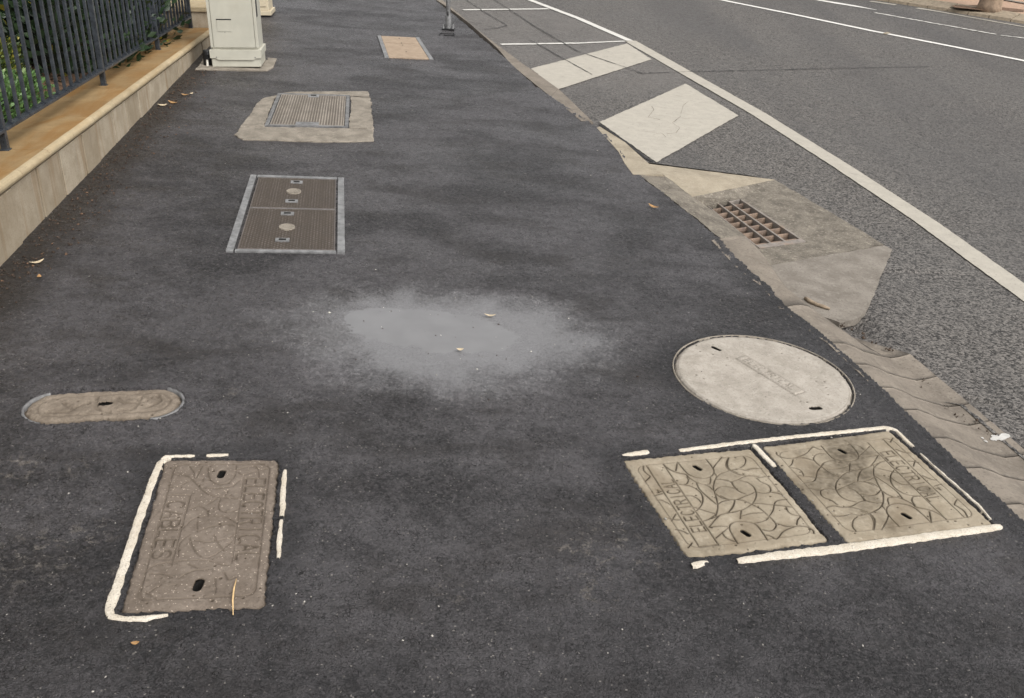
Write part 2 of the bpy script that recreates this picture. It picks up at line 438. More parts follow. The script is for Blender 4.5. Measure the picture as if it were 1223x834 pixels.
def sd_poly(X, Y, Q):
    """signed distance (negative inside) to a convex clockwise-from-top-left quad"""
    d = np.full(np.shape(X), -1e9)
    c = Q[:, :2].mean(0)
    for i in range(len(Q)):
        a, b = Q[i, :2], Q[(i + 1) % len(Q), :2]
        n = np.array([b[1] - a[1], a[0] - b[0]]); n /= np.linalg.norm(n)
        if (c - a) @ n > 0: n = -n
        d = np.maximum(d, (X - a[0]) * n[0] + (Y - a[1]) * n[1])
    return d
def sd_seg(X, Y, a, b):
    ab = np.array(b[:2]) - np.array(a[:2]); L = ab @ ab + 1e-12
    t = np.clip(((X - a[0]) * ab[0] + (Y - a[1]) * ab[1]) / L, 0, 1)
    return np.hypot(X - a[0] - t * ab[0], Y - a[1] - t * ab[1])

# ------------------------------------------------------------------ footpath: one asphalt sheet with real lumps, hollows and lips
def axis(stops):
    out = []
    for (a, b, s) in stops: out.append(np.arange(a, b, s))
    return np.concatenate(out + [[stops[-1][1]]])
gx = axis([(-6, -3.2, .2), (-3.2, -1.75, .03), (-1.75, 1.62, .0062), (1.62, 1.9, .03)])
gy = axis([(-3, .8, .1), (.8, 1.25, .03), (1.25, 3.65, .0062), (3.65, 5.2, .0125), (5.2, 8.5, .028), (8.5, 14, .06), (14, 45, .8)])
X, Y = np.meshgrid(gx, gy)
def path_height(X, Y):
    z = .0020 * fbm(X, Y, 20, 2, 3) + .0013 * vnoise(X, Y, 80, 5) + .0016 * vnoise(X, Y, 140, 6) + .004 * fbm(X, Y, 1.6, 2, 9)
    pr = np.hypot((X + .30) / .90, (Y - 3.13 + .08 * (X + .3)) / .42)
    hollow = 1 - sstep(.1, 1.0, pr)
    z = z * (1 - .75 * hollow) - .011 * hollow
    lump = vnoise(X, Y, 60, 21) * .006 + vnoise(X, Y, 160, 22) * .004
    for d, lip in ((sd_poly(X, Y, LID_A), .0025), (sd_poly(X, Y, LID_B1), .003), (sd_poly(X, Y, LID_B2), .002),
                   (np.hypot(X - ROUND_C[0], Y - ROUND_C[1]) - ROUND_R - .004, .001),
                   (sd_seg(X, Y, OVAL[0], OVAL[1]) - OVAL_R - .012, .004)):
        dd = d + lump
        z = z + lip * np.exp(-np.maximum(dd, 0) / .03) * (.6 + 1.2 * vnoise(X, Y, 18, 31))
        z = np.where(dd < -.004, -.035, z)
    # thick hand-laid ridge along the near-left side of the left lid of the pair
    r = sd_seg(X, Y, LID_B1[3] + (LID_B1[3] - LID_B1[0]) * .05, LID_B1[0] + (LID_B1[3] - LID_B1[0]) * .1)
    z = z + np.where(z > -.03, .012 * np.exp(-((r - .035) / .022) ** 2) * (.7 + vnoise(X, Y, 14, 33)), 0)
    ke = (X - kerb_x(Y)) + (vnoise(X, Y, 40, 41) * .016 + vnoise(X, Y, 9, 42) * .012) * (.35 + .65 * sstep(3.3, 3.8, Y))
    z = z + .003 * np.exp(-np.maximum(-ke, 0) / .05)
    z = np.where(ke > 0, -.02 - .5 * np.maximum(X - kerb_x(Y), 0), z)
    return z, ke
Z, KE = path_height(X, Y)
base = np.array([(-2.037, 3.341, 0.000), (-2.202, 4.566, 0.000), (-2.502, 6.799, 0.000)])
wallx = np.interp(Y, [-3, base[0][1], base[2][1], 45], [base[0][0] + .85, base[0][0], base[2][0], base[2][0] - 5.1])
wd = X - wallx
pr = np.hypot((X + .24 + .10 * fbm(X, Y, 3.5, 3, 51)) / .70, (Y - 3.09 + .12 * fbm(X, Y, 3, 3, 52)) / .44)
silt = 1 - sstep(.42, 1.15, pr + .22 * fbm(X, Y, 9, 3, 53))
soil = 1 - sstep(.05, .28, wd + .09 * fbm(X, Y, 7, 3, 54))
mud = np.zeros_like(X)
for (mx, my, rr) in [(-1.125, 1.741, 0.160), (-1.031, 1.831, 0.100), (-1.337, 2.082, 0.100), (-0.880, 1.693, 0.100), (0.325, 1.992, 0.120), (0.233, 1.930, 0.140), (0.387, 1.931, 0.100), (0.260, 1.790, 0.120), (-0.100, 1.736, 0.060), (-1.184, 2.102, 0.060), (-0.877, 2.558, 0.050), (0.575, 3.013, 0.000)]:
    mud = np.maximum(mud, 1 - sstep(.2, 1.0, np.hypot(X - mx, Y - my) / max(rr, .001)))
fresh = (1 - sstep(.05, .17, -(X - kerb_x(Y)) + .05 * fbm(X, Y, 6, 3, 57))) * (1 - sstep(3.6, 4.4, Y))
for d in (sd_poly(X, Y, LID_A), sd_poly(X, Y, LID_B1), sd_poly(X, Y, LID_B2), np.hypot(X - ROUND_C[0], Y - ROUND_C[1]) - ROUND_R):
    fresh = np.maximum(fresh, (1 - sstep(.02, .13, d + .06 * fbm(X, Y, 7, 3, 58))) * .75)
fresh = np.maximum(fresh, .4 * (1 - sstep(1.35, 2.3, Y + .5 * fbm(X, Y, 1.8, 3, 59))))
ny, nx = X.shape
idx = np.arange(nx * ny).reshape(ny, nx)
F = np.stack([idx[:-1, :-1], idx[:-1, 1:], idx[1:, 1:], idx[1:, :-1]], -1)
keep = (np.minimum(np.minimum(KE[:-1, :-1], KE[:-1, 1:]), np.minimum(KE[1:, 1:], KE[1:, :-1])) < .03)
mesh_np('footpath', np.stack([X, Y, Z], -1).reshape(-1, 3), F[keep], P['path'], kind='structure', smooth=True,
        attrs=dict(silt=silt.ravel(), soil=soil.ravel(), mud=mud.ravel(), fresh=fresh.ravel()))

# puddle: a level water sheet in the hollow, its shore where the asphalt comes up through it
px_, py_ = np.meshgrid(np.linspace(-.64, .64, 120), np.linspace(-.36, .36, 70))
pu = np.hypot(px_ / .56, py_ / .30) + .12 * fbm(px_ + 3, py_, 7, 3, 61)
pm = pu < 1.0
pi_ = np.arange(pm.size).reshape(pm.shape)
pf = np.stack([pi_[:-1, :-1], pi_[:-1, 1:], pi_[1:, 1:], pi_[1:, :-1]], -1)
pk = pm[:-1, :-1] & pm[1:, 1:] & pm[:-1, 1:] & pm[1:, :-1]
ang = math.radians(-6)
pvx = px_ * math.cos(ang) - py_ * math.sin(ang) - .36; pvy = px_ * math.sin(ang) + py_ * math.cos(ang) + 3.13
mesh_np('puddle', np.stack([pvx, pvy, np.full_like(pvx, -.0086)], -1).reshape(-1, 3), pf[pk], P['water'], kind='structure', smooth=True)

# ------------------------------------------------------------------ kerb and channel
kd = Vector((-0.24636, 0.96918, 0)); kn = Vector((0.96918, 0.24636, 0))
NEARP = [(0, 0), (.045, -.005), (.10, -.027), (.145, -.05), (.22, -.075), (.285, -.094), (.325, -.092), (.375, -.083)]
def near_station(A, jit=0):
    A = Vector((A[0], A[1], 0))
    return [A + kn * (o if i else -.03) + Vector((0, 0, zz + .001)) + kd * jit * (o / .37 - .4) for i, (o, zz) in enumerate(NEARP)]
def band_station(A, B, mix=0.0, nearA=None):
    A = Vector(A); B = Vector(B); w = B - A
    pts = [A - w * .3 + Vector((0, 0, .001)), A + w * .35, A + w * .62 + Vector((0, 0, -.01)), A + w * .85 + Vector((0, 0, -.028)),
           A + w * 1.0 + Vector((0, 0, -.05)), A + w * 1.03 + Vector((0, 0, -.12)), A + w * 1.035 + Vector((0, 0, -.125)), A + w * 1.04 + Vector((0, 0, -.13))]
    for i, p in enumerate(pts): p.z = [.001, -.001, -.005, -.014, -.03, -.12, -.125, -.13][i]
    if mix:
        q = near_station(nearA if nearA is not None else A)
        pts = [p.lerp(r, mix) for p, r in zip(pts, q)]
    return pts
kerb_root = bpy.data.objects.new('kerb', None); COL.objects.link(kerb_root); kerb_root['kind'] = 'structure'
def loft(name, st, mat, sub=4, gap=.0016):
    """one length of kerb between two joints; top surface subdivided, with end faces"""
    st = [[Vector(p) for p in s] for s in st]
    d0 = (st[1][2] - st[0][2]).normalized(); d1 = (st[-1][2] - st[-2][2]).normalized()
    st[0] = [p + d0 * gap for p in st[0]]; st[-1] = [p - d1 * gap for p in st[-1]]
    rows = []
    for a, b in zip(st[:-1], st[1:]):
        for k in range(sub): rows.append([p.lerp(q, k / sub) for p, q in zip(a, b)])
    rows.append(st[-1])
    V = []; m = len(st[0])
    for i, r in enumerate(rows):
        for j, p in enumerate(r):
            nz = .002 * float(vnoise(p.x, p.y, 30, 71)); V.append((p.x, p.y, p.z + nz))
    n = len(rows)
    for r in rows:
        for p in r: V.append((p.x, p.y, p.z - .12))
    F = []
    for i in range(n - 1):
        for j in range(m - 1):
            F.append((i * m + j, i * m + j + 1, (i + 1) * m + j + 1, (i + 1) * m + j))
    for e in (0, n - 1):
        for j in range(m - 1):
            q = (e * m + j, e * m + j + 1, n * m + e * m + j + 1, n * m + e * m + j)
            F.append(q if e == 0 else q[::-1])
    for i in range(n - 1): F.append((i * m + m - 1, n * m + i * m + m - 1, n * m + (i + 1) * m + m - 1, (i + 1) * m + m - 1))
    return mesh_np(name, V, [f[::-1] for f in F], mat, kerb_root)
joints = [(1.255, 3.271, 0.000), (1.280, 3.100, 0.000), (1.365, 2.936, 0.000), (1.367, 2.792, 0.000), (1.426, 2.616, 0.000), (1.449, 2.461, 0.000), (1.487, 2.275, 0.000)]
ks = [0.0]
def edge_point(p):    # the point of the asphalt edge level with p along the kerb
    q = Vector((p[0], p[1], 0)); e0 = Vector((*KERB_EDGE[3][:2], 0))
    t = (q - e0).dot(kd); return e0 + kd * t
jp = [edge_point(p) for p in joints]
jp += [jp[-1] - kd * .33, jp[-1] - kd * .7, jp[-1] - kd * 1.3, jp[-1] - kd * 2.2, jp[-1] - kd * 4.5]
jit = [.03, .015, -.02, .02, -.015, .02, 0, .01, 0, 0, 0, 0]
upper = [band_station(a, b, m) for a, b, m in zip([(0.965, 4.305, -0.000), (0.993, 4.159, 0.000), (1.020, 4.022, -0.000), (1.051, 3.902, 0.000), (1.088, 3.772, 0.000), (1.122, 3.565, 0.000)], [(1.126, 4.415, -0.030), (1.140, 4.340, -0.030), (1.166, 4.184, -0.030), (1.171, 4.073, -0.030), (1.187, 3.830, -0.030), (1.244, 3.650, -0.030)], (0, 0, 0, 0, 0, .18))]
upper.append(band_station([(1.182, 3.397, 0.000)][0], [(1.303, 3.524, -0.030)][0], .6))
loft('kerb_piece', upper[:6], P['kerb'], 3)
loft('kerb_piece', [upper[5], upper[6], near_station(jp[0], jit[0])], P['kerb'], 4)
for i in range(len(jp) - 1):
    loft('kerb_piece', [near_station(jp[i], jit[i]), near_station(jp[i].lerp(jp[i + 1], .5), (jit[i] + jit[i + 1]) / 2), near_station(jp[i + 1], jit[i + 1])], P['kerb'], 5)
# dirt packed in the joints
allst = upper + [near_station(p) for p in jp]
V = [(p.x, p.y, p.z - .006) for s in allst for p in s]; m = 8
mesh_np('joint_dirt', V, [(i * m + j, (i + 1) * m + j, (i + 1) * m + j + 1, i * m + j + 1) for i in range(len(allst) - 1) for j in range(m - 1)], P['joint'], kerb_root)
# kerb above the drain: one wide pale piece, then narrow stone lengths
def strip(name, L, R, mat, zt=.002, zb=-.12, parent=None, gap=.002, sub=4):
    L = [Vector(p) for p in L]; R = [Vector(p) for p in R]; V = []; F = []
    LL, RR = [], []
    for i in range(len(L) - 1):
        for k in range(sub):
            LL.append(L[i].lerp(L[i + 1], k / sub)); RR.append(R[i].lerp(R[i + 1], k / sub))
    LL.append(L[-1]); RR.append(R[-1])
    d = (LL[-1] - LL[0]).normalized() * gap
    LL[0] += d; RR[0] += d; LL[-1] -= d; RR[-1] -= d
    for a, b in zip(LL, RR):
        w = (b - a); j = .004 * float(vnoise(a.x, a.y, 25, 81))
        a2 = a - w.normalized() * .035; b2 = b + w.normalized() * j
        V += [(a2.x, a2.y, zb), (a2.x, a2.y, zt), (b2.x - w.normalized().x * .012, b2.y - w.normalized().y * .012, zt), (b2.x, b2.y, zt - .012), (b2.x, b2.y, zb)]
    for i in range(len(LL) - 1):
        for j in range(4): F.append((i * 5 + j, (i + 1) * 5 + j, (i + 1) * 5 + j + 1, i * 5 + j + 1))
    mb = MB().add(V, F + [(0, 1, 2, 3, 4), tuple(len(V) - 5 + j for j in (4, 3, 2, 1, 0))])
    return mb.build(name, mat, parent)
strip('kerb_piece', [(0.648, 5.237, 0.000), (0.615, 5.440, 0.000), (0.568, 5.709, 0.000), (0.463, 6.234, 0.000)], [(0.801, 5.276, 0.000), (0.738, 5.481, 0.000), (0.619, 5.911, 0.000), (0.475, 6.259, 0.000)], P['kerb_cream'], parent=kerb_root)
kl = [(0.452, 6.252, 0.000), (0.383, 6.363, 0.000), (0.151, 7.024, 0.000), (-0.080, 7.772, 0.000), (-0.331, 8.727, 0.000), (-0.672, 9.907, -0.000), (-1.049, 11.077, 0.000), (-1.207, 11.575, 0.000)]
kr = [(0.471, 6.279, 0.000), (0.435, 6.379, 0.000), (0.203, 7.292, 0.000), (-0.014, 7.928, 0.000), (-0.216, 8.497, 0.000), (-0.580, 9.597, -0.000), (-0.990, 11.018, 0.000), (-1.151, 11.606, 0.000)]
for i in range(1, len(kl) - 1):
    strip('kerb_piece', kl[i:i + 2], kr[i:i + 2], P['kerb'], parent=kerb_root)
e = Vector(kl[-1]) + (Vector(kl[-1]) - Vector(kl[-4])) * 9; f = Vector(kr[-1]) + (Vector(kr[-1]) - Vector(kr[-4])) * 9
strip('kerb_piece', [kl[-1], e], [kr[-1], f], P['kerb'], parent=kerb_root)
# white paint spilt on the channel
bl = [(1.712, 2.788, -0.086)]
c0 = Vector(bl[0]); q0 = edge_point(bl[0])
su, sv = np.meshgrid(np.linspace(-.075, .075, 76), np.linspace(-.03, .03, 31))
sxw = c0.x + su; syw = c0.y + .25 * su + sv
off = (sxw - q0.x) * kn.x + (syw - q0.y) * kn.y
szw = np.interp(off, [p[0] for p in NEARP], [p[1] for p in NEARP]) + .0035
sm = np.hypot(su / .07, sv / .026) + .9 * fbm(su, sv, 45, 3, 5) < .8
si = np.arange(su.size).reshape(su.shape)
sf = np.stack([si[:-1, :-1], si[:-1, 1:], si[1:, 1:], si[1:, :-1]], -1)[sm[:-1, :-1] & sm[1:, 1:]]
mesh_np('paint_splash', np.stack([sxw, syw, szw], -1).reshape(-1, 3), sf, P['splash'], kerb_root)

# ------------------------------------------------------------------ road
RL = np.array([(1.538, 3.767, -0.085), (1.885, 4.539, -0.085), (1.885, 4.679, -0.085), (1.534, 5.661, -0.085)])   # left limit of the road around the drain apron
st = [near_station(jp[-1])[-1], near_station(jp[4])[-1], near_station(jp[0])[-1]]
left = [tuple(s) for s in st] + [tuple(RL[0]), tuple(RL[1]), tuple(RL[2]), tuple(RL[3])] + list([(0.775, 5.798, -0.085), (0.652, 6.225, -0.085), (0.500, 6.592, -0.085), (0.458, 6.718, -0.085), (0.213, 7.679, -0.085), (-0.015, 8.349, -0.085), (-0.228, 8.948, -0.085), (-0.611, 10.107, -0.085), (-1.042, 11.604, -0.085), (-1.212, 12.223, -0.085)]) + [(f.x, f.y, 0)]
LX = np.array([p[0] for p in left]); LY = np.array([p[1] for p in left])
o_ = np.argsort(LY); LX, LY = LX[o_], LY[o_]
FK = np.array([(5.289, 15.266, -0.085), (6.774, 13.934, -0.085)])
fdir = (FK[1] - FK[0])[:2] / np.linalg.norm((FK[1] - FK[0])[:2]); fnrm = np.array([-fdir[1], fdir[0]])
if fnrm[0] < 0: fnrm = -fnrm
yy = np.concatenate([np.arange(-3, 3.4, .12), np.arange(3.4, 9, .06), np.arange(9, 46, .3)])
tt = np.concatenate([np.linspace(0, .3, 60), np.linspace(.3, 1, 50)[1:]])
xl = np.interp(yy, LY, LX) - .04
wy0 = near_station(jp[0])[-1].y
xo = xl.copy()
sel = (yy > wy0 - .25) & (yy < 4.25); xl[sel] = np.minimum(xl[sel], kerb_x(yy[sel]) + .08)
RX = xl[:, None] + tt[None, :] * (16 - xl[:, None]); RY = np.repeat(yy[:, None], len(tt), 1)
RZ = np.full_like(RX, ROADZ) - .035 * (1 - sstep(-.03, 0, RX - xo[:, None])) + .003 * fbm(RX, RY, 1.1, 2, 91) - .0015
EL = np.array([(2.387, 4.117, -0.085), (2.249, 5.048, -0.085), (2.051, 6.038, -0.085), (1.758, 7.337, -0.085), (0.974, 10.154, -0.085), (0.466, 11.398, -0.085), (-0.121, 12.595, -0.085)])
ex = np.interp(RY, np.concatenate([[EL[0, 1] - 5], EL[:, 1], [EL[-1, 1] + 30]]), np.concatenate([[EL[0, 0] + .5], EL[:, 0], [EL[-1, 0] - 14]]))
lane = (1 - sstep(-.02, .02, RX - ex)) * sstep(7.2, 8.6, RY + .3 * fbm(RX, RY, 2, 2, 93))
ri = np.arange(RX.size).reshape(RX.shape)
rf = np.stack([ri[:-1, :-1], ri[:-1, 1:], ri[1:, 1:], ri[1:, :-1]], -1)
road = mesh_np('road', np.stack([RX, RY, RZ], -1).reshape(-1, 3), rf.reshape(-1, 4), P['road'], kind='structure', smooth=True, attrs=dict(lane=lane.ravel()))

def ribbon(name, pts, w, mat, z, parent, rough=.0, dash=None, seg=.04, seed=0):
    """flat strip laid on a surface along a polyline, ragged at its edges"""
    pts = [Vector(p) for p in pts]; S = []; W = w if isinstance(w, (list, tuple)) else [w] * len(pts)
    for i in range(len(pts) - 1):
        n = max(1, int((pts[i + 1] - pts[i]).length / seg))
        for k in range(n): S.append((pts[i].lerp(pts[i + 1], k / n), W[i] + (W[i + 1] - W[i]) * k / n))
    S.append((pts[-1], W[-1]))
    V = []; F = []
    for i, (p, ww) in enumerate(S):
        t = (S[min(i + 1, len(S) - 1)][0] - S[max(i - 1, 0)][0]); t.z = 0; t.normalize()
        nn = Vector((-t.y, t.x, 0))
        a = ww / 2 + rough * float(vnoise(p.x * 1.0 + seed, p.y, 45, 5)) ; b = ww / 2 + rough * float(vnoise(p.x + 7 + seed, p.y, 45, 8))
        q, r = p + nn * max(a, .0005), p - nn * max(b, .0005)
        V += [(q.x, q.y, z), (r.x, r.y, z)]
    F = [(2 * i, 2 * i + 1, 2 * i + 3, 2 * i + 2) for i in range(len(S) - 1)]
    return mesh_np(name, V, F, mat, parent)
def patch(name, Q, mat, z, parent, n=60, rough=.008):
    """painted quadrilateral with worn, uneven edges"""
    V = []; m = len(Q)
    for i in range(m):
        a, b = np.array(Q[i]), np.array(Q[(i + 1) % m])
        for k in range(n):
            p = a + (b - a) * k / n
            V.append((p[0] + rough * float(vnoise(p[0], p[1], 30, 3)), p[1] + rough * float(vnoise(p[0], p[1], 30, 4)), z))
    c = np.mean([v for v in V], 0); V.append(tuple(c))
    return mesh_np(name, V, [(i, (i + 1) % (m * n), m * n) for i in range(m * n)][::-1], mat, parent)
MZ = ROADZ + .004
near_e = [Vector(p) for p in [(2.387, 4.117, -0.085), (2.249, 5.048, -0.085), (2.051, 6.038, -0.085), (1.758, 7.337, -0.085), (0.974, 10.154, -0.085)]]
near_e.insert(0, near_e[0] + (near_e[0] - near_e[1]) * 2.2)
ribbon('edge_line', near_e, .135, P['paint'], MZ, road, .006)
far_e = [Vector(p) for p in [(0.974, 10.154, -0.085), (0.466, 11.398, -0.085), (-0.121, 12.595, -0.085)]]; far_e.append(far_e[-1] + (far_e[-1] - far_e[0]) * 6)
ribbon('edge_line', far_e, .085, P['paint_thin'], MZ, road, .008)
patch('hatch_block', [(1.312, 8.228, -0.081), (1.586, 7.216, -0.081), (0.816, 5.796, -0.081), (0.499, 6.691, -0.081)], P['paint'], MZ, road)
patch('hatch_block', [(0.934, 9.971, -0.081), (1.111, 9.211, -0.081), (0.206, 7.628, -0.081), (-0.023, 8.362, -0.081)], P['paint'], MZ, road)
ribbon('parking_bay_line', [(-0.334, 9.392, -0.085), (0.441, 9.786, -0.085)], .06, P['paint_thin'], MZ, road, .02)
ribbon('parking_bay_line', [(0.441, 9.786, -0.085), (0.946, 10.118, -0.085)], .045, P['paint_thin'], MZ, road, .01)
ribbon('parking_bay_line', [(-0.860, 11.349, -0.085), (0.125, 11.938, -0.085)], .07, P['paint_thin'], MZ, road, .012)
cl = [Vector(p) for p in [(2.540, 14.043, -0.085), (3.381, 13.089, -0.085), (4.100, 12.178, -0.085), (4.766, 11.473, -0.085), (5.372, 10.796, -0.085)]]
cl = [cl[0] + (cl[0] - cl[1]) * 14] + cl + [cl[-1] + (cl[-1] - cl[-2]) * 6]
ribbon('centre_line', cl, .095, P['paint_bright'], MZ, road, .008, seg=.1)
ribbon('lane_line', [Vector(p) for p in [(4.686, 13.922, -0.085), (5.319, 13.253, -0.085), (5.863, 12.689, -0.085)]], .06, P['paint_thin'], MZ, road, .05)
l3 = [Vector(p) for p in [(5.897, 12.642, -0.085), (6.151, 12.541, -0.085)]]; l3.append(l3[-1] + (l3[-1] - l3[0]) * 8)
ribbon('lane_line', l3, .05, P['paint_thin'], MZ, road, .04)
tp = [Vector(p) for p in [(4.111, 14.898, -0.085), (4.361, 14.667, -0.085), (4.557, 14.493, -0.085), (4.804, 14.231, -0.085)]]
ribbon('taper_line', [tp[0] + (tp[0] - tp[1]) * 6] + tp, [.12, .12, .17, .14, .02], P['paint_bright'], MZ, road, .01)
ribbon('far_edge_line', [(5.008, 15.223, -0.085), (5.333, 15.009, -0.085)], .13, P['paint'], MZ, road, .02)
fe = [Vector(p) for p in [(5.580, 14.815, -0.085), (5.813, 14.606, -0.085), (6.225, 14.112, -0.085), (6.635, 13.624, -0.085)]]; fe.append(fe[-1] + (fe[-1] - fe[0]) * 5)
ribbon('far_edge_line', fe, [.15, .09, .07, .07, .07], P['paint'], MZ, road, .02)
patch('yellow_marker_patch', [(4.192, 12.016, -0.081), (4.297, 12.152, -0.081), (4.311, 12.068, -0.081), (4.207, 11.934, -0.081)], P['kerb_cream'], MZ + .003, road, 6)
TZ = ROADZ + .0075
ribbon('tar_seam', [(0.972, 8.535, -0.085), (1.469, 8.789, -0.085), (2.056, 9.061, -0.085), (2.960, 9.493, -0.085), (4.035, 9.977, -0.085)], .012, P['tar'], TZ - .003, road, .012)
ribbon('tar_seam', [(-0.927, 13.099, -0.085), (-0.556, 12.359, -0.085), (-0.008, 10.540, -0.085), (0.412, 9.329, -0.085), (0.971, 8.517, -0.085)], .011, P['tar'], TZ, road, .012)
ribbon('tar_seam', [(-1.108, 12.667, -0.085), (-0.897, 12.173, -0.085), (-0.593, 11.249, -0.085), (-0.314, 10.508, -0.085)], .009, P['tar'], TZ, road, .010)
ribbon('tar_seam', [(-0.314, 10.508, -0.085), (-0.403, 10.306, -0.085), (-0.545, 10.163, -0.085)], .012, P['tar'], TZ, road, .012)
ribbon('tar_seam', [(-0.065, 9.758, -0.085), (0.047, 9.485, -0.085), (0.284, 8.871, -0.085), (0.509, 8.297, -0.085)], .010, P['tar'], TZ, road, .010)
ribbon('tar_seam', [(0.497, 6.636, -0.085), (0.652, 6.225, -0.085), (0.755, 5.865, -0.085), (0.797, 5.804, -0.085)], .02, P['tar'], MZ + .001, road, .012)
for pts in ([(0.951, 6.890, -0.085), (0.870, 6.938, -0.085), (0.937, 7.187, -0.085), (0.928, 7.289, -0.085)], [(1.123, 7.040, -0.085), (1.035, 6.819, -0.085), (1.074, 6.691, -0.085), (1.027, 6.543, -0.085), (0.958, 6.502, -0.085)], [(1.247, 7.556, -0.085), (1.187, 7.398, -0.085), (1.133, 7.119, -0.085)], [(0.942, 6.411, -0.085), (0.924, 6.514, -0.085), (0.859, 6.452, -0.085)]):
    ribbon('crack', pts, .0016, P['joint'], MZ + .003, road, .005, seed=3)

# far side of the road
far_root = bpy.data.objects.new('far_kerb', None); COL.objects.link(far_root); far_root['kind'] = 'structure'
ang = math.atan2(fdir[1], fdir[0])
f0 = FK[0, :2]
for i in range(-14, 22):
    a = f0 + fdir * i * .3; b = f0 + fdir * (i * .3 + .288)
    o2 = fnrm * .42; s2 = fnrm * .05
    lo = [(a[0], a[1], -.2), (b[0], b[1], -.2), (b[0] + o2[0], b[1] + o2[1], -.2), (a[0] + o2[0], a[1] + o2[1], -.2)]
    hz = .0 + rng.uniform(-.006, .006)
    hi = [(a[0] + s2[0], a[1] + s2[1], hz - .05), (b[0] + s2[0], b[1] + s2[1], hz - .05), (b[0] + o2[0], b[1] + o2[1], hz), (a[0] + o2[0], a[1] + o2[1], hz)]
    MB().hexa(lo, hi).build('kerb_stone', P['farkerb'], far_root)
a = f0 - fdir * 12 + fnrm * .4; b = f0 + fdir * 12 + fnrm * .4
ff = MB().add([(a[0], a[1], -.012), (b[0], b[1], -.012), (b[0] + fnrm[0] * 9, b[1] + fnrm[1] * 9, -.012), (a[0] + fnrm[0] * 9, a[1] + fnrm[1] * 9, -.012)], [(0, 1, 2, 3)])
ff.build('far_footpath', P['brick'], kind='structure')
n_ = NT('ground_far')
MB().add([(-150, -60, -.3), (150, -60, -.3), (150, 300, -.3), (-150, 300, -.3)], [(0, 1, 2, 3)]).build('ground', P['earth'], kind='structure')
mq = [(6.068, 14.791, -0.005), (6.608, 15.118, -0.005), (7.207, 14.961, -0.005), (7.088, 14.695, -0.005), (6.463, 14.459, -0.005), (6.015, 14.555, -0.005)]
mq = [Vector(p) for p in mq]
MB().add([tuple(p) for p in mq], [tuple(range(len(mq)))]).build('mulch_bed', P['mulch'], kind='structure')
sw = [Vector(p) for p in [(7.363, 16.123, 0.000), (7.575, 15.789, 0.000)]]; sw.append(sw[-1] + (sw[-1] - sw[0]) * 4)
ribbon('paving_edge_strip', sw, .14, P['wing'], .004, None, .0)['kind'] = 'structure'

# ------------------------------------------------------------------ pit lids: engraved plates
def arc(c, rx, ry, a0, a1, n=9):
    return [(c[0] + rx * math.cos(math.radians(a0 + (a1 - a0) * i / n)), c[1] + ry * math.sin(math.radians(a0 + (a1 - a0) * i / n))) for i in range(n + 1)]
GLYPH = {   # unit cell: x 0..0.6, y 0..1 (up)
    'E': [[(.58, 1), (0, 1), (0, 0), (.58, 0)], [(0, .5), (.46, .5)]],
    'L': [[(0, 1), (0, 0), (.55, 0)]],
    'C': [arc((.3, .5), .3, .5, 50, 310, 14)],
    'T': [[(0, 1), (.6, 1)], [(.3, 1), (.3, 0)]],
    'R': [[(0, 0), (0, 1)], [(0, 1), (.32, 1)] + arc((.32, .76), .24, .24, 90, -90, 8) + [(0, .52)], [(.28, .52), (.58, 0)]],
    'I': [[(.3, 0), (.3, 1)]],
    'A': [[(0, 0), (.3, 1), (.6, 0)], [(.12, .36), (.48, .36)]],
    'B': [[(0, 0), (0, 1)], [(0, 1), (.3, 1)] + arc((.3, .76), .24, .24, 90, -90, 8) + [(0, .52)], [(.3, .52)] + arc((.32, .26), .26, .26, 90, -90, 8) + [(0, 0)]],
    'S': [arc((.3, .75), .27, .25, 35, 270, 10) + arc((.3, .25), .27, .25, 90, -145, 10)],
}
def text_lines(txt, origin, along, up, height, length):
    """stroke lettering: origin = first letter's foot, in the plate's own (x, y) metres"""
    adv = length / len(txt); out = []
    for i, ch in enumerate(txt):
        for ln in GLYPH[ch]:
            out.append([(origin[0] + along[0] * (i * adv + x * adv / .82) + up[0] * y * height,
                         origin[1] + along[1] * (i * adv + x * adv / .82) + up[1] * y * height) for x, y in ln])
    return out
def smooth_line(p, n=3):
    """Catmull-Rom through the points"""
    if len(p) < 3: return p
    q = [p[0]] + list(p) + [p[-1]]; out = []
    for i in range(1, len(q) - 2):
        a, b, c, d = (np.array(q[i + k]) for k in (-1, 0, 1, 2))
        for k in range(n):
            t = k / n
            out.append(tuple(.5 * ((2 * b) + (c - a) * t + (2 * a - 5 * b + 4 * c - d) * t * t + (3 * b - a - 3 * c + d) * t ** 3)))
    return out + [tuple(p[-1])]
def rrect(x0, x1, y0, y1, r, n=5):
    return arc((x1 - r, y1 - r), r, r, 0, 90, n) + arc((x0 + r, y1 - r), r, r, 90, 180, n) + arc((x0 + r, y0 + r), r, r, 180, 270, n) + arc((x1 - r, y0 + r), r, r, 270, 360, n) + [(x1, y1 - r)]

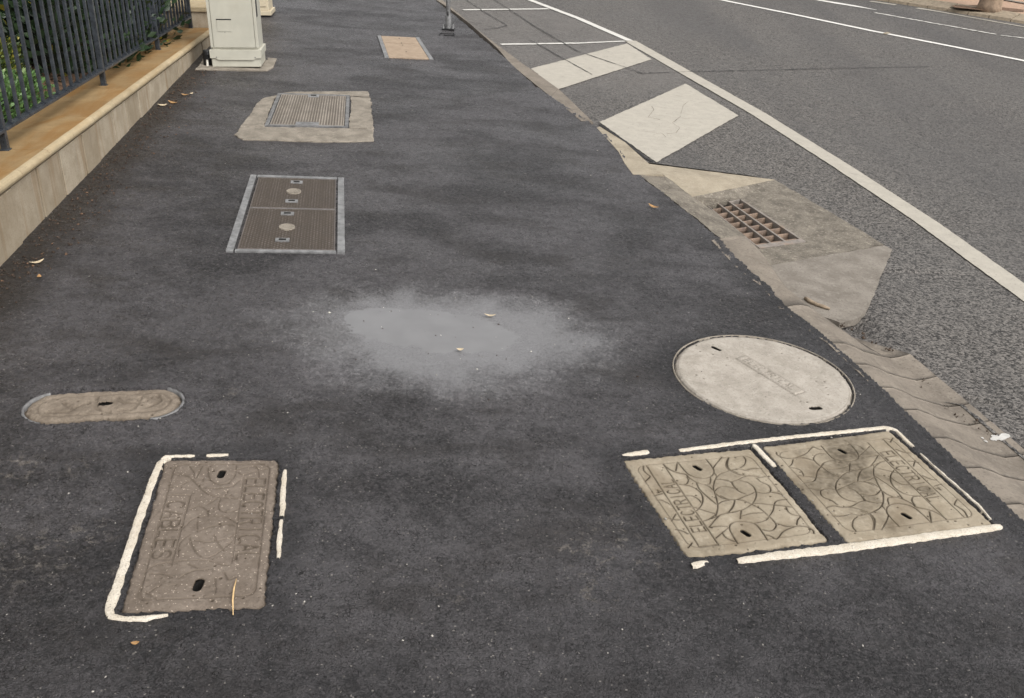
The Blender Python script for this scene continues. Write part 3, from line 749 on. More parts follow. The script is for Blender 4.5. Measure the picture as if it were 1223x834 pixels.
def plate_field(w, h, res, edge_sd, grooves, holes, relief=None, top=.0, seed=0, rough=.0007, pits=0, stains=()):
    """height field in plate metres (x right, y up, centred). grooves: (polyline, half width, depth, dirt); holes: (x, y, half length, half width, angle)"""
    nx, ny = max(2, int(w / res)), max(2, int(h / res))
    gx = np.linspace(-w / 2, w / 2, nx + 1); gy = np.linspace(-h / 2, h / 2, ny + 1)
    GX, GY = np.meshgrid(gx, gy)
    z = np.full_like(GX, top) + rough * fbm(GX, GY, 60, 3, seed) + .0016 * fbm(GX, GY, 7, 2, seed + 3)
    dirt = .10 * sstep(.0, .5, fbm(GX, GY, 30, 3, seed + 5))
    for (sx0, sy0, sr, sk) in stains:
        k = 1 - sstep(.1, 1.0, np.hypot(GX - sx0, GY - sy0) / sr + .8 * fbm(GX, GY, 14, 4, seed + 41))
        dirt = np.maximum(dirt, sk * k * (.8 + .5 * vnoise(GX, GY, 120, seed + 43)))
    cut = np.zeros_like(GX)
    for (pl, hw, dep, dk) in grooves:
        a = np.array(pl)
        for p, q in zip(a[:-1], a[1:]):
            m = hw * 5.2
            i0, i1 = np.searchsorted(gx, [min(p[0], q[0]) - m, max(p[0], q[0]) + m]); j0, j1 = np.searchsorted(gy, [min(p[1], q[1]) - m, max(p[1], q[1]) + m])
            if i1 <= i0 or j1 <= j0: continue
            d = sd_seg(GX[j0:j1, i0:i1], GY[j0:j1, i0:i1], p, q)
            g = 1 - sstep(hw * .45, hw * 1.35, d)
            cut[j0:j1, i0:i1] = np.maximum(cut[j0:j1, i0:i1], g * dep)
            wear = .75 + .5 * vnoise(GX[j0:j1, i0:i1], GY[j0:j1, i0:i1], 40, seed + 8)
            dirt[j0:j1, i0:i1] = np.maximum(dirt[j0:j1, i0:i1], dk * wear * np.maximum(1 - sstep(hw * .5, hw * 1.9, d), .30 * (1 - sstep(hw, hw * 5, d))))
    z = z - cut
    if relief is not None: z, dirt = relief(GX, GY, z, dirt)
    rs = np.random.default_rng(seed + 99)
    for _ in range(pits):
        x, y = rs.uniform(-w / 2, w / 2), rs.uniform(-h / 2, h / 2); r = rs.uniform(.0015, .0045)
        i0, i1 = np.searchsorted(gx, [x - 2 * r, x + 2 * r]); j0, j1 = np.searchsorted(gy, [y - 2 * r, y + 2 * r])
        d = np.hypot(GX[j0:j1, i0:i1] - x, (GY[j0:j1, i0:i1] - y))
        k = 1 - sstep(r * .5, r * 1.2, d)
        z[j0:j1, i0:i1] -= .003 * k; dirt[j0:j1, i0:i1] = np.maximum(dirt[j0:j1, i0:i1], .85 * k)
    sd = edge_sd(GX, GY) + .005 * vnoise(GX, GY, 90, seed + 2) + .004 * vnoise(GX, GY, 28, seed + 4)
    z = z - .010 * sstep(-.008, .002, sd) - .004 * sstep(-.02, 0, sd)
    dirt = np.maximum(dirt, .5 * sstep(-.012, .0, sd))
    hd = np.full_like(GX, 1.0)
    for (hx, hy, hl, hw, an) in holes:
        c, s = math.cos(an), math.sin(an)
        hd = np.minimum(hd, sd_seg(GX, GY, (hx - c * hl, hy - s * hl), (hx + c * hl, hy + s * hl)) - hw)
    dirt = np.maximum(dirt, .9 * (1 - sstep(0.0, .004, hd)))
    z = z - .004 * (1 - sstep(-.001, .004, hd))
    keepv = (sd < .004) & (hd > .0)
    I = np.arange(GX.size).reshape(GX.shape)
    F = np.stack([I[:-1, :-1], I[:-1, 1:], I[1:, 1:], I[1:, :-1]], -1)
    k = keepv[:-1, :-1] & keepv[1:, 1:] & keepv[:-1, 1:] & keepv[1:, :-1]
    return GX, GY, z, dirt, F[k], hd
def drop_loose(V, F, at):
    used = np.unique(F); remap = np.full(len(V), -1); remap[used] = np.arange(len(used))
    return V[used], remap[F], {k: v[used] for k, v in at.items()}
def plate(root, name, mat, Q, c, field):
    """bend the centred field onto the surveyed quadrilateral"""
    GX, GY, z, dirt, F, hd = field
    w, h = GX.max() * 2, GY.max() * 2
    u = GX / w + .5; v = .5 - GY / h
    W = [Q[i, :2] for i in range(4)]
    XY = ((1 - u) * (1 - v))[..., None] * W[0] + (u * (1 - v))[..., None] * W[1] + (u * v)[..., None] * W[2] + ((1 - u) * v)[..., None] * W[3]
    V = np.concatenate([XY - np.array(c)[:2], z[..., None]], -1).reshape(-1, 3)
    V, F, at = drop_loose(V, F, dict(dirt=dirt.ravel()))
    return mesh_np(name, V, F, mat, root, smooth=True, attrs=at)
def quad_xy(Q, u, v):
    W = [Q[i, :2] for i in range(4)]
    return (1 - u) * (1 - v) * W[0] + u * (1 - v) * W[1] + u * v * W[2] + (1 - u) * v * W[3]
def cup(root, c, p, hl, hw, ang, depth=.035, name='lifting_slot'):
    """the walls and floor of a lifting slot"""
    n = 16; ca, sa = math.cos(ang), math.sin(ang); ring = []
    for i in range(n):
        t = 2 * math.pi * i / n
        x = (hl if math.cos(t) > 0 else -hl) + hw * 1.12 * math.cos(t); y = hw * 1.12 * math.sin(t)
        ring.append((p[0] - c[0] + x * ca - y * sa, p[1] - c[1] + x * sa + y * ca))
    V = [(x, y, -.002) for x, y in ring] + [(x, y, -depth) for x, y in ring]
    F = [((i + 1) % n, i, i + n, (i + 1) % n + n) for i in range(n)] + [tuple(range(n, 2 * n))]
    return MB().add(V, F).build(name, P['hole'], root)
def frame_strip(root, c, pts, w, z=.006, rough=.0035, seed=0):
    """a length of mortar edging showing through the asphalt: raised, ragged on both sides"""
    S = []; pts = [Vector((p[0], p[1], 0)) for p in pts]; W = w if isinstance(w, (list, tuple)) else [w] * len(pts)
    for i in range(len(pts) - 1):
        n = max(1, int((pts[i + 1] - pts[i]).length / .005))
        for k in range(n): S.append((pts[i].lerp(pts[i + 1], k / n), W[i] + (W[i + 1] - W[i]) * k / n))
    S.append((pts[-1], W[-1])); V = []; F = []
    for i, (p, ww) in enumerate(S):
        t = (S[min(i + 1, len(S) - 1)][0] - S[max(i - 1, 0)][0]).normalized(); nn = Vector((-t.y, t.x, 0))
        e = min(i, len(S) - 1 - i); ww *= min(1, .7 + .15 * e)
        ww *= .76; rough_ = min(rough, ww * .55)
        a = ww / 2 + rough_ * float(fbm(p.x + seed, p.y, 60, 3, 12)); b = ww / 2 + rough_ * float(fbm(p.x + 5 + seed, p.y, 60, 3, 14))
        zz = z - .0008 + .002 * float(vnoise(p.x, p.y, 60, 15))
        for k, (o, zo) in enumerate(((a + .004, -.02), (a, zz - .001), (a * .8, zz), (-b * .8, zz), (-b, zz - .001), (-b - .004, -.02))):
            q = p + nn * o; V.append((q.x - c[0], q.y - c[1], zo))
    m = 6
    F = [(i * m + j, (i + 1) * m + j, (i + 1) * m + j + 1, i * m + j + 1) for i in range(len(S) - 1) for j in range(m - 1)]
    return mesh_np('frame_strip', V, [f[::-1] for f in F], P['frame_cream'], root)

B_CURVES = [[[0.384,0.09],[0.387,0.166],[0.397,0.232],[0.436,0.269],[0.485,0.285],[0.54,0.274],[0.581,0.238],[0.6,0.187],[0.599,0.089]],[[0.722,0.084],[0.653,0.141],[0.603,0.188]],[[0.774,0.092],[0.728,0.152],[0.709,0.214],[0.744,0.262]],[[0.271,0.101],[0.289,0.162],[0.328,0.2],[0.378,0.229],[0.383,0.261],[0.412,0.317],[0.455,0.344],[0.499,0.34],[0.532,0.283]],[[0.381,0.089],[0.327,0.179]],[[0.375,0.249],[0.365,0.289],[0.33,0.325],[0.282,0.323]],[[0.282,0.323],[0.343,0.342],[0.378,0.383],[0.387,0.435],[0.369,0.491],[0.331,0.543],[0.275,0.587]],[[0.274,0.437],[0.317,0.449],[0.34,0.486],[0.344,0.526]],[[0.409,0.322],[0.398,0.386],[0.41,0.458],[0.425,0.509],[0.438,0.55]],[[0.455,0.344],[0.479,0.378],[0.484,0.409]],[[0.584,0.238],[0.58,0.28],[0.547,0.317],[0.502,0.382],[0.483,0.439],[0.456,0.524],[0.426,0.587],[0.376,0.654]],[[0.564,0.298],[0.611,0.263],[0.666,0.24],[0.731,0.228],[0.76,0.232]],[[0.559,0.308],[0.612,0.316],[0.648,0.342],[0.649,0.394],[0.656,0.425]],[[0.493,0.421],[0.545,0.388],[0.596,0.386],[0.658,0.421]],[[0.485,0.45],[0.504,0.492],[0.546,0.518],[0.6,0.527]],[[0.445,0.551],[0.491,0.529],[0.544,0.523]],[[0.577,0.533],[0.541,0.585],[0.477,0.632],[0.412,0.651],[0.331,0.675]],[[0.265,0.552],[0.315,0.588],[0.385,0.637]],[[0.125,0.095],[0.106,0.146],[0.114,0.189],[0.122,0.211],[0.092,0.238],[0.067,0.255]],[[0.108,0.382],[0.108,0.352],[0.125,0.375]],[[0.063,0.405],[0.123,0.394]],[[0.063,0.449],[0.093,0.458],[0.126,0.502]],[[0.769,0.091],[0.714,0.161],[0.7,0.202],[0.704,0.235]],[[0.704,0.235],[0.769,0.223],[0.815,0.246],[0.871,0.238],[0.94,0.248]],[[0.882,0.097],[0.877,0.14],[0.839,0.19],[0.795,0.216]],[[0.704,0.235],[0.74,0.277],[0.79,0.306],[0.837,0.313],[0.883,0.336],[0.932,0.327]],[[0.619,0.259],[0.672,0.241],[0.704,0.235]],[[0.593,0.308],[0.626,0.329],[0.66,0.344],[0.708,0.336],[0.764,0.313],[0.81,0.309]],[[0.658,0.349],[0.649,0.404],[0.659,0.451],[0.686,0.48]],[[0.719,0.343],[0.762,0.37],[0.781,0.414],[0.774,0.464],[0.751,0.51],[0.704,0.562],[0.638,0.605],[0.575,0.629],[0.486,0.639],[0.411,0.65]],[[0.553,0.384],[0.593,0.39],[0.638,0.413]],[[0.506,0.473],[0.541,0.513],[0.597,0.526],[0.658,0.506],[0.716,0.49],[0.762,0.472]],[[0.597,0.526],[0.638,0.542],[0.676,0.587],[0.709,0.64],[0.725,0.709]],[[0.85,0.341],[0.862,0.385],[0.893,0.421],[0.888,0.461],[0.865,0.488],[0.814,0.495],[0.772,0.473]],[[0.865,0.488],[0.903,0.503],[0.935,0.523]],[[0.681,0.578],[0.727,0.585],[0.787,0.604],[0.847,0.623],[0.894,0.64],[0.928,0.655]],[[0.938,0.578],[0.873,0.578],[0.834,0.602],[0.788,0.662],[0.732,0.71],[0.697,0.732]],[[0.892,0.649],[0.881,0.695],[0.898,0.726],[0.936,0.746]],[[0.579,0.533],[0.545,0.576],[0.482,0.633]],[[0.575,0.629],[0.522,0.705]],[[0.546,0.681],[0.629,0.67],[0.702,0.677]],[[0.388,0.915],[0.391,0.85],[0.401,0.79],[0.427,0.749],[0.472,0.729],[0.519,0.731],[0.564,0.748],[0.597,0.775],[0.601,0.839],[0.595,0.918]],[[0.266,0.687],[0.308,0.68],[0.372,0.648]],[[0.278,0.748],[0.36,0.683],[0.43,0.643],[0.507,0.641],[0.561,0.631]],[[0.278,0.748],[0.345,0.749],[0.399,0.762]],[[0.271,0.849],[0.341,0.807],[0.4,0.772]],[[0.336,0.815],[0.339,0.859],[0.378,0.896]],[[0.372,0.648],[0.394,0.633]],[[0.052,0.734],[0.084,0.749],[0.113,0.784]],[[0.064,0.655],[0.119,0.599]],[[0.058,0.627],[0.083,0.644],[0.118,0.655]],[[0.053,0.9],[0.085,0.875],[0.098,0.864]],[[0.721,0.721],[0.687,0.744],[0.63,0.758],[0.581,0.759]],[[0.728,0.722],[0.734,0.77],[0.724,0.805],[0.688,0.835],[0.649,0.842],[0.617,0.828]],[[0.74,0.784],[0.772,0.812],[0.811,0.827],[0.878,0.833],[0.923,0.85],[0.943,0.884],[0.934,0.91]],[[0.834,0.836],[0.777,0.849],[0.73,0.869],[0.692,0.898],[0.658,0.919]],[[0.866,0.818],[0.899,0.777],[0.934,0.754]],[[0.615,0.877],[0.635,0.889],[0.652,0.918]]]
A_CURVES = [[[0.233,0.065],[0.289,0.128],[0.274,0.164]],[[0.11,0.128],[0.208,0.133],[0.274,0.164],[0.333,0.208],[0.392,0.251],[0.466,0.286],[0.574,0.303],[0.717,0.313]],[[0.11,0.224],[0.191,0.212],[0.275,0.168]],[[0.337,0.065],[0.31,0.155]],[[0.322,0.199],[0.375,0.182]],[[0.336,0.216],[0.435,0.234],[0.53,0.23],[0.623,0.218],[0.673,0.174],[0.729,0.156]],[[0.388,0.074],[0.415,0.146],[0.464,0.191],[0.524,0.204],[0.589,0.187],[0.628,0.138],[0.628,0.055]],[[0.572,0.295],[0.592,0.252]],[[0.545,0.303],[0.54,0.369],[0.584,0.402],[0.658,0.403],[0.71,0.379]],[[0.322,0.383],[0.381,0.36],[0.442,0.385],[0.475,0.425]],[[0.444,0.352],[0.509,0.311]],[[0.648,0.11],[0.696,0.133],[0.762,0.115],[0.896,0.083]],[[0.639,0.092],[0.754,0.064],[0.817,0.083],[0.833,0.165]],[[0.295,0.516],[0.35,0.455],[0.401,0.44],[0.472,0.433]],[[0.397,0.464],[0.413,0.526]],[[0.415,0.533],[0.515,0.504],[0.639,0.49],[0.714,0.507]],[[0.518,0.434],[0.62,0.443],[0.71,0.483]],[[0.365,0.573],[0.416,0.646],[0.481,0.692],[0.546,0.697],[0.623,0.659],[0.688,0.606]],[[0.547,0.557],[0.592,0.614],[0.644,0.66]],[[0.402,0.592],[0.524,0.603],[0.629,0.587],[0.712,0.56]],[[0.092,0.692],[0.23,0.699]],[[0.099,0.777],[0.158,0.736],[0.257,0.721],[0.36,0.715],[0.528,0.715],[0.64,0.743],[0.694,0.749]],[[0.133,0.786],[0.226,0.788],[0.304,0.811]],[[0.097,0.858],[0.093,0.905],[0.143,0.933]],[[0.151,0.898],[0.236,0.853]],[[0.148,0.891],[0.241,0.932]],[[0.357,0.816],[0.439,0.776],[0.552,0.771]],[[0.396,0.733],[0.476,0.761]],[[0.67,0.791],[0.71,0.833],[0.769,0.818]],[[0.615,0.823],[0.633,0.905]],[[0.311,0.688],[0.299,0.608],[0.36,0.554]]]


def dims(Q):
    Q = Q[:, :2]
    return (np.linalg.norm(Q[1] - Q[0]) + np.linalg.norm(Q[2] - Q[3])) / 2, (np.linalg.norm(Q[3] - Q[0]) + np.linalg.norm(Q[2] - Q[1])) / 2
def to_m(curves, w, h, flip=False):
    s = -1 if flip else 1
    return [[(s * (u - .5) * w, s * (.5 - v) * h) for u, v in c] for c in curves]
def box_sd(w, h, r):
    def f(x, y):
        qx, qy = np.abs(x) - w / 2 + r, np.abs(y) - h / 2 + r
        return np.hypot(np.maximum(qx, 0), np.maximum(qy, 0)) + np.minimum(np.maximum(qx, qy), 0) - r
    return f

def tan_lid(Q, flip, label, seed, stains):
    w, h = dims(Q); c = Q[:, :2].mean(0)
    t = thing('pit_cover', label, 'pit cover', (c[0], c[1], 0), 'tan electrical pit lids')
    cv = [smooth_line(p) for p in to_m(B_CURVES, w, h, flip)]
    s = -1 if flip else 1
    U = lambda u, v: (s * (u - .5) * w, s * (.5 - v) * h)
    g = [(p, .0019, .0036, .98) for p in cv]
    b0, b1 = U(.065, .91), U(.935, .093)
    g.append((rrect(min(b0[0], b1[0]), max(b0[0], b1[0]), min(b0[1], b1[1]), max(b0[1], b1[1]), .03), .0014, .002, .6))
    g += [([U(.147, .1), U(.128, .905)], .0018, .0035, .75), ([U(.272, .1), U(.258, .905)], .0018, .0035, .75), ([U(.128, .9), U(.258, .9)], .003, .004, .85 if not flip else .3)]
    up = (-s * 1.0, 0); al = (s * .028, s * 1.0)
    g += [(p, .0022, .0036, 1.0) for p in text_lines('ELECTRICAL', U(.243, .775), al, up, .088 * w, .53 * h)]
    holes = [(*U(.492, .17), .0085, .0062, math.radians(-65)), (*U(.487, .838), .0085, .0062, math.radians(-65))]
    plate(t, 'lid_plate', P['lid_tan'], Q, c, plate_field(w, h, .0014, box_sd(w, h, .018), g, holes, seed=seed, top=.002, pits=40, stains=[(x * w, y * h, r, k) for x, y, r, k in stains]))
    for hx, hy, hl, hw, an in holes:
        cup(t, c, quad_xy(Q, hx / w + .5, .5 - hy / h), hl, hw, an + math.radians(15))
    return t
tan_lid(LID_B1, False, 'tan engraved concrete lid, ELECTRICAL reading up its left side, nearer to the footpath middle', 11, [(.15, .1, .17, .35), (-.3, -.42, .07, .3), (.1, -.2, .1, .12)])
tan_lid(LID_B2, True, 'tan engraved concrete lid beside the kerb, ELECTRICAL along its right side, darker stained centre', 23, [(-.06, .10, .27, .8), (-.2, -.05, .12, .4), (.2, .0, .12, .3), (-.35, .2, .06, .25), (.42, -.2, .08, .25), (-.1, -.4, .1, .25)])

cB = (LID_B1[:, :2].mean(0) + LID_B2[:, :2].mean(0)) / 2
t = thing('mortar_edging', 'broken cream mortar frame round the two tan lids by the kerb', 'edging', (cB[0], cB[1], 0), 'mortar pit frames')
frame_strip(t, cB, [(0.536, 2.418, 0.000), (0.671, 2.467, 0.000), (0.797, 2.510, 0.000), (0.955, 2.561, 0.000), (1.102, 2.606, 0.000), (1.242, 2.649, 0.000), (1.269, 2.647, 0.000)], .021)
frame_strip(t, cB, [(1.264, 2.648, 0.000), (1.277, 2.638, 0.000), (1.288, 2.590, 0.000), (1.302, 2.543, 0.000)], .017)
frame_strip(t, cB, [(1.311, 2.507, 0.000), (1.336, 2.424, 0.000), (1.372, 2.317, -0.000), (1.394, 2.247, 0.000), (1.403, 2.186, 0.000)], [.006, .008, .010, .010, .006], .006, .014)
frame_strip(t, cB, [(0.627, 1.921, 0.000), (0.756, 1.960, 0.000), (0.912, 2.002, 0.000), (1.061, 2.047, 0.000), (1.216, 2.096, 0.000), (1.417, 2.158, 0.000)], [.024, .034, .035, .034, .032, .026], .008)
frame_strip(t, cB, [(0.357, 2.365, 0.000), (0.402, 2.385, 0.000), (0.439, 2.399, 0.000)], [.016, .022, .024], .008)
frame_strip(t, cB, [(0.504, 1.887, 0.000), (0.550, 1.902, 0.000)], .032, .008)
frame_strip(t, cB, [(0.778, 2.481, 0.000), (0.800, 2.420, 0.000), (0.822, 2.365, 0.000)], .022, .0085)

wA, hA = dims(LID_A); cA = LID_A[:, :2].mean(0)
t = thing('pit_cover', 'weathered brown concrete lid marked CABLES and ELECTRICAL, lying alone at lower left', 'pit cover', (cA[0], cA[1], 0))
UA = lambda u, v: ((u - .5) * wA, (.5 - v) * hA)
gA = [(smooth_line(p), .0022, .0026, .42) for p in to_m(A_CURVES, wA, hA)]
b0, b1 = UA(.105, .93), UA(.915, .048)
gA.append((rrect(b0[0], b1[0], b0[1], b1[1], .025), .0024, .0026, .42))
gA += [([UA(.115, .278), UA(.295, .28), UA(.275, .735)], .0028, .0026, .4), ([UA(.1, .7), UA(.25, .705)], .0028, .0026, .35), ([UA(.705, .15), UA(.715, .735)], .0022, .002, .3)]
gA += [(p, .0030, .0042, .7) for p in text_lines('CABLES', UA(.128, .325), (-.02, -1), (1, 0), .135 * wA, .385 * hA)]
gA += [(p, .0030, .0042, .7) for p in text_lines('ELECTRICAL', UA(.728, .16), (.015, -1), (1, 0), .16 * wA, .575 * hA)]
hA_ = [(*UA(.515, .122), .009, .0085, math.radians(80)), (*UA(.503, .857), .011, .0095, math.radians(80))]
plate(t, 'lid_plate', P['lid_brown'], LID_A, cA, plate_field(wA, hA, .0015, box_sd(wA, hA, .022), gA, hA_, seed=37, top=.003, rough=.0015, pits=70))
for hx, hy, hl, hw, an in hA_: cup(t, cA, quad_xy(LID_A, hx / wA + .5, .5 - hy / hA), hl, hw, an)
t = thing('mortar_edging', 'cream mortar edging showing along the left and right of the brown lid', 'edging', (cA[0], cA[1], 0), 'mortar pit frames')
frame_strip(t, cA, [(-0.960, 2.178, 0.000), (-0.968, 2.154, 0.000), (-0.953, 2.046, 0.000), (-0.928, 1.894, 0.000), (-0.901, 1.745, 0.000), (-0.885, 1.650, 0.000), (-0.875, 1.587, -0.000), (-0.864, 1.562, -0.000)], [.02, .024, .026, .027, .028, .029, .028, .022], .006)
frame_strip(t, cA, [(-0.969, 2.171, 0.000), (-0.960, 2.185, 0.000), (-0.927, 2.193, 0.000), (-0.884, 2.201, 0.000)], [.014, .016, .014, .012], .0063)
frame_strip(t, cA, [(-0.852, 2.207, 0.000), (-0.822, 2.213, 0.000), (-0.792, 2.216, 0.000)], .014)
frame_strip(t, cA, [(-0.866, 1.563, -0.000), (-0.827, 1.559, 0.000), (-0.782, 1.566, 0.000), (-0.738, 1.582, -0.000)], [.022, .018, .018, .006], .006)
frame_strip(t, cA, [(-0.616, 2.164, 0.000), (-0.595, 2.061, 0.000), (-0.573, 1.961, 0.000)], [.014, .02, .014])
frame_strip(t, cA, [(-0.571, 1.947, 0.000), (-0.555, 1.867, 0.000), (-0.541, 1.798, 0.000)], [.012, .017, .010])

# round lid
t = thing('round_pit_cover', 'large pale round concrete lid with a raised ELECTRICAL bar across its centre', 'pit cover', (ROUND_C[0], ROUND_C[1], 0))
tagq = np.array([(0.826, 3.054, 0.000), (0.862, 3.082, 0.000), (1.023, 2.850, 0.000), (0.987, 2.819, 0.000)])[:, :2] - ROUND_C
ta, tb = (tagq[0] + tagq[1]) / 2, (tagq[2] + tagq[3]) / 2
tdir = (tb - ta) / np.linalg.norm(tb - ta); tup = np.array([-tdir[1], tdir[0]])
if tup[0] < 0: tup = -tup
thw = (np.linalg.norm(tagq[1] - tagq[0]) + np.linalg.norm(tagq[2] - tagq[3])) / 4
Lt = np.linalg.norm(tb - ta)
def round_relief(x, y, z, d):
    t_ = ((x - ta[0]) * tdir[0] + (y - ta[1]) * tdir[1]); s_ = ((x - ta[0]) * tup[0] + (y - ta[1]) * tup[1])
    sd = np.maximum(np.maximum(-t_, t_ - Lt), np.abs(s_) - thw)
    z = z + .0042 * (1 - sstep(-.003, .001, sd))
    d = np.maximum(d, .55 * np.exp(-(np.maximum(sd - .002, 0) / .004)) * (sd > .001))
    r = np.hypot(x, y)
    d = np.maximum(d, .3 * np.exp(-((r - (ROUND_R - .012)) / .0025) ** 2))
    return z, d
S = ROUND_R * 2
zq = lambda x, y: None
slots = [np.array(p)[:2] - ROUND_C for p in [(0.762, 3.128, 0.000), (1.038, 2.742, 0.000)]]
holes = [(*slots[0], .014, .0055, math.radians(-42)), (*slots[1], .014, .0075, math.radians(12))]
tx = text_lines('ELECTRICAL', ta - tup * thw * .62 + tdir * .02, tdir, tup, thw * 1.25, Lt - .04)
fld = plate_field(S + .02, S + .02, .0026, lambda x, y: np.hypot(x, y) - ROUND_R, [(p, .0016, .004, .42) for p in tx], holes, round_relief, .003, 51, .0008, 34)
V = np.stack(fld[:3], -1).reshape(-1, 3); V, F, at = drop_loose(V, fld[4], dict(dirt=fld[3].ravel()))
mesh_np('lid_plate', V, F, P['lid_pale'], t, smooth=True, attrs=at)
for hx, hy, hl, hw, an in holes: cup(t, (0, 0), (hx, hy), hl, hw, an)
n = 72; V = []; 
for i in range(n):
    a = 2 * math.pi * i / n
    for r, z in ((ROUND_R + .004, -.02), (ROUND_R + .004, .0015), (ROUND_R + .0085, .0015), (ROUND_R + .0085, -.02)): V.append((r * math.cos(a), r * math.sin(a), z))
mesh_np('rim_ring', V, [(i * 4 + j, ((i + 1) % n) * 4 + j, ((i + 1) % n) * 4 + j + 1, i * 4 + j + 1) for i in range(n) for j in range(3)][::-1], P['slab'], t, attrs=dict(dirt=np.full(n * 4, .35)))

# oval lid
oc = OVAL[:, :2].mean(0); oa, ob = OVAL[0, :2] - oc, OVAL[1, :2] - oc
t = thing('oval_pit_cover', 'worn brown oval concrete lid in a grey metal ring, far left of the footpath', 'pit cover', (oc[0], oc[1], 0))
od = (ob - oa) / np.linalg.norm(ob - oa); on = np.array([-od[1], od[0]])
gO = []
for rr in (.055,):
    ring = arc((0, 0), rr, rr, 90, 270, 8)
    a0 = math.atan2(od[1], od[0]); R2 = lambda p: (p[0] * math.cos(a0) - p[1] * math.sin(a0), p[0] * math.sin(a0) + p[1] * math.cos(a0))
    pl = [tuple(np.array(R2(p)) + oa) for p in ring] + [tuple(np.array(R2((-p[0], -p[1]))) + ob) for p in ring]
    gO.append((pl + [pl[0]], .0035, .003, .35))
for p in ([(-.12, .02), (-.09, -.01), (-.05, .015)], [(-.16, -.03), (-.1, -.035), (-.08, .0)], [(.03, .04), (.06, .0), (.12, .01)], [(.05, -.04), (.09, -.03), (.1, .03)], [(-.03, .05), (-.02, -.02), (.02, -.045)], [(.13, -.03), (.16, .0), (.15, .04)]):
    gO.append((smooth_line([tuple(od * a + on * b) for a, b in p]), .006, .005, .4))
hO = [(0.0, 0.004, .012, .008, math.atan2(od[1], od[0]))]
L2 = np.abs(ob - oa).max() + OVAL_R * 2 + .02
fld = plate_field(L2, L2 * .55, .003, lambda x, y: sd_seg(x, y, oa, ob) - OVAL_R, gO, hO, None, .004, 63, .003, 50)
V = np.stack(fld[:3], -1).reshape(-1, 3); V, F, at = drop_loose(V, fld[4], dict(dirt=fld[3].ravel()))
mesh_np('lid_plate', V, F, P['lid_oval'], t, smooth=True, attrs=at)
cup(t, (0, 0), hO[0][:2], .012, .008, hO[0][4])
for half in (0, 1):
  V = []; prof = ((.003, -.02), (.003, .003), (.011, .003), (.011, -.02))
  for i in range(half * 20, half * 20 + 20):
    a = math.radians((112 if i < 20 else 95) + (140 if i < 20 else 150) * (i % 20) / 19) + math.atan2(od[1], od[0]) + (math.pi if i >= 20 else 0)
    cc = oa if i < 20 else ob
    for r, z in prof: V.append((cc[0] + (OVAL_R + r) * math.cos(a), cc[1] + (OVAL_R + r) * math.sin(a), z))
  mesh_np('rim_ring', V, [(i * 4 + j, (i + 1) * 4 + j, (i + 1) * 4 + j + 1, i * 4 + j + 1) for i in range(19) for j in range(3)], P['steel_dull'], t)

# double tread-plate cover
CQ = np.array([(-1.428, 4.696, 0.000), (-0.953, 4.764, 0.000), (-0.753, 3.756, 0.000), (-1.247, 3.676, 0.000)])
cC = CQ[:, :2].mean(0)
t = thing('access_cover', 'double rusty tread plate cover in a grey steel frame', 'access cover', (cC[0], cC[1], 0))
def on_quad(Q, c, u, v, z):
    p = quad_xy(Q, u, v); return (p[0] - c[0], p[1] - c[1], z)
def quad_bar(Q, c, u0, u1, v0, v1, z0, z1, name, mat, root, bevel=.001):
    cor = ((u0, v1), (u1, v1), (u1, v0), (u0, v0))
    return MB().hexa([on_quad(Q, c, u, v, z0) for u, v in cor], [on_quad(Q, c, u, v, z1) for u, v in cor]).build(name, mat, root, bevel=bevel)
quad_bar(CQ, cC, 0, .062, 0, 1, -.02, .009, 'frame_bar', P['steel'], t)
quad_bar(CQ, cC, .935, 1, 0, 1, -.02, .009, 'frame_bar', P['steel'], t)
quad_bar(CQ, cC, .0755, .9245, 0, .028, -.02, .009, 'frame_bar', P['steel'], t)
quad_bar(CQ, cC, .0755, .9245, .978, 1, -.02, .009, 'frame_bar', P['steel'], t)
quad_bar(CQ, cC, .0755, .9245, .0285, .9775, -.02, .0, 'frame_seat', P['hole'], t, 0)
def tread(Q, c, u0, u1, v0, v1, name, mat, root, kind, top):
    W = np.linalg.norm(quad_xy(Q, u1, v0) - quad_xy(Q, u0, v0)); H = np.linalg.norm(quad_xy(Q, u0, v1) - quad_xy(Q, u0, v0))
    res = .0032
    nu, nv = int(W / res), int(H / res)
    uu, vv = np.meshgrid(np.linspace(0, 1, nu + 1), np.linspace(0, 1, nv + 1))
    mx, my = uu * W, vv * H
    if kind == 'stud':
        f = np.maximum(0, np.sin(mx * 2 * math.pi / .0135)) * np.maximum(0, np.sin(my * 2 * math.pi / .022 + math.pi * (np.floor(mx / .0135) % 2)))
        f = sstep(.1, .5, f)
    else:
        f = sstep(-.2, .3, np.sin(mx * 2 * math.pi / .0165)) * (.35 + .65 * sstep(-.9, -.5, np.sin(my * 2 * math.pi / .03)))
    e = np.minimum(np.minimum(mx, W - mx), np.minimum(my, H - my))
    f = np.where(e < .008, 1, f)
    z = top - .0035 * (1 - f) - .012 * (1 - sstep(0, .003, e))
    dirt = np.clip(.72 * (1 - f) + .3 * fbm(mx, my, 9, 3, 5) * f, 0, .9)
    Wq = [Q[i, :2] for i in range(4)]; U = u0 + (u1 - u0) * uu; Vq = v0 + (v1 - v0) * vv
    XY = ((1 - U) * (1 - Vq))[..., None] * Wq[0] + (U * (1 - Vq))[..., None] * Wq[1] + (U * Vq)[..., None] * Wq[2] + ((1 - U) * Vq)[..., None] * Wq[3] - c
    V = np.concatenate([XY, z[..., None]], -1).reshape(-1, 3)
    I = np.arange(uu.size).reshape(uu.shape)
    F = np.stack([I[:-1, :-1], I[1:, :-1], I[1:, 1:], I[:-1, 1:]], -1).reshape(-1, 4)
    return mesh_np(name, V, F, mat, root, attrs=dict(dirt=dirt.ravel()))
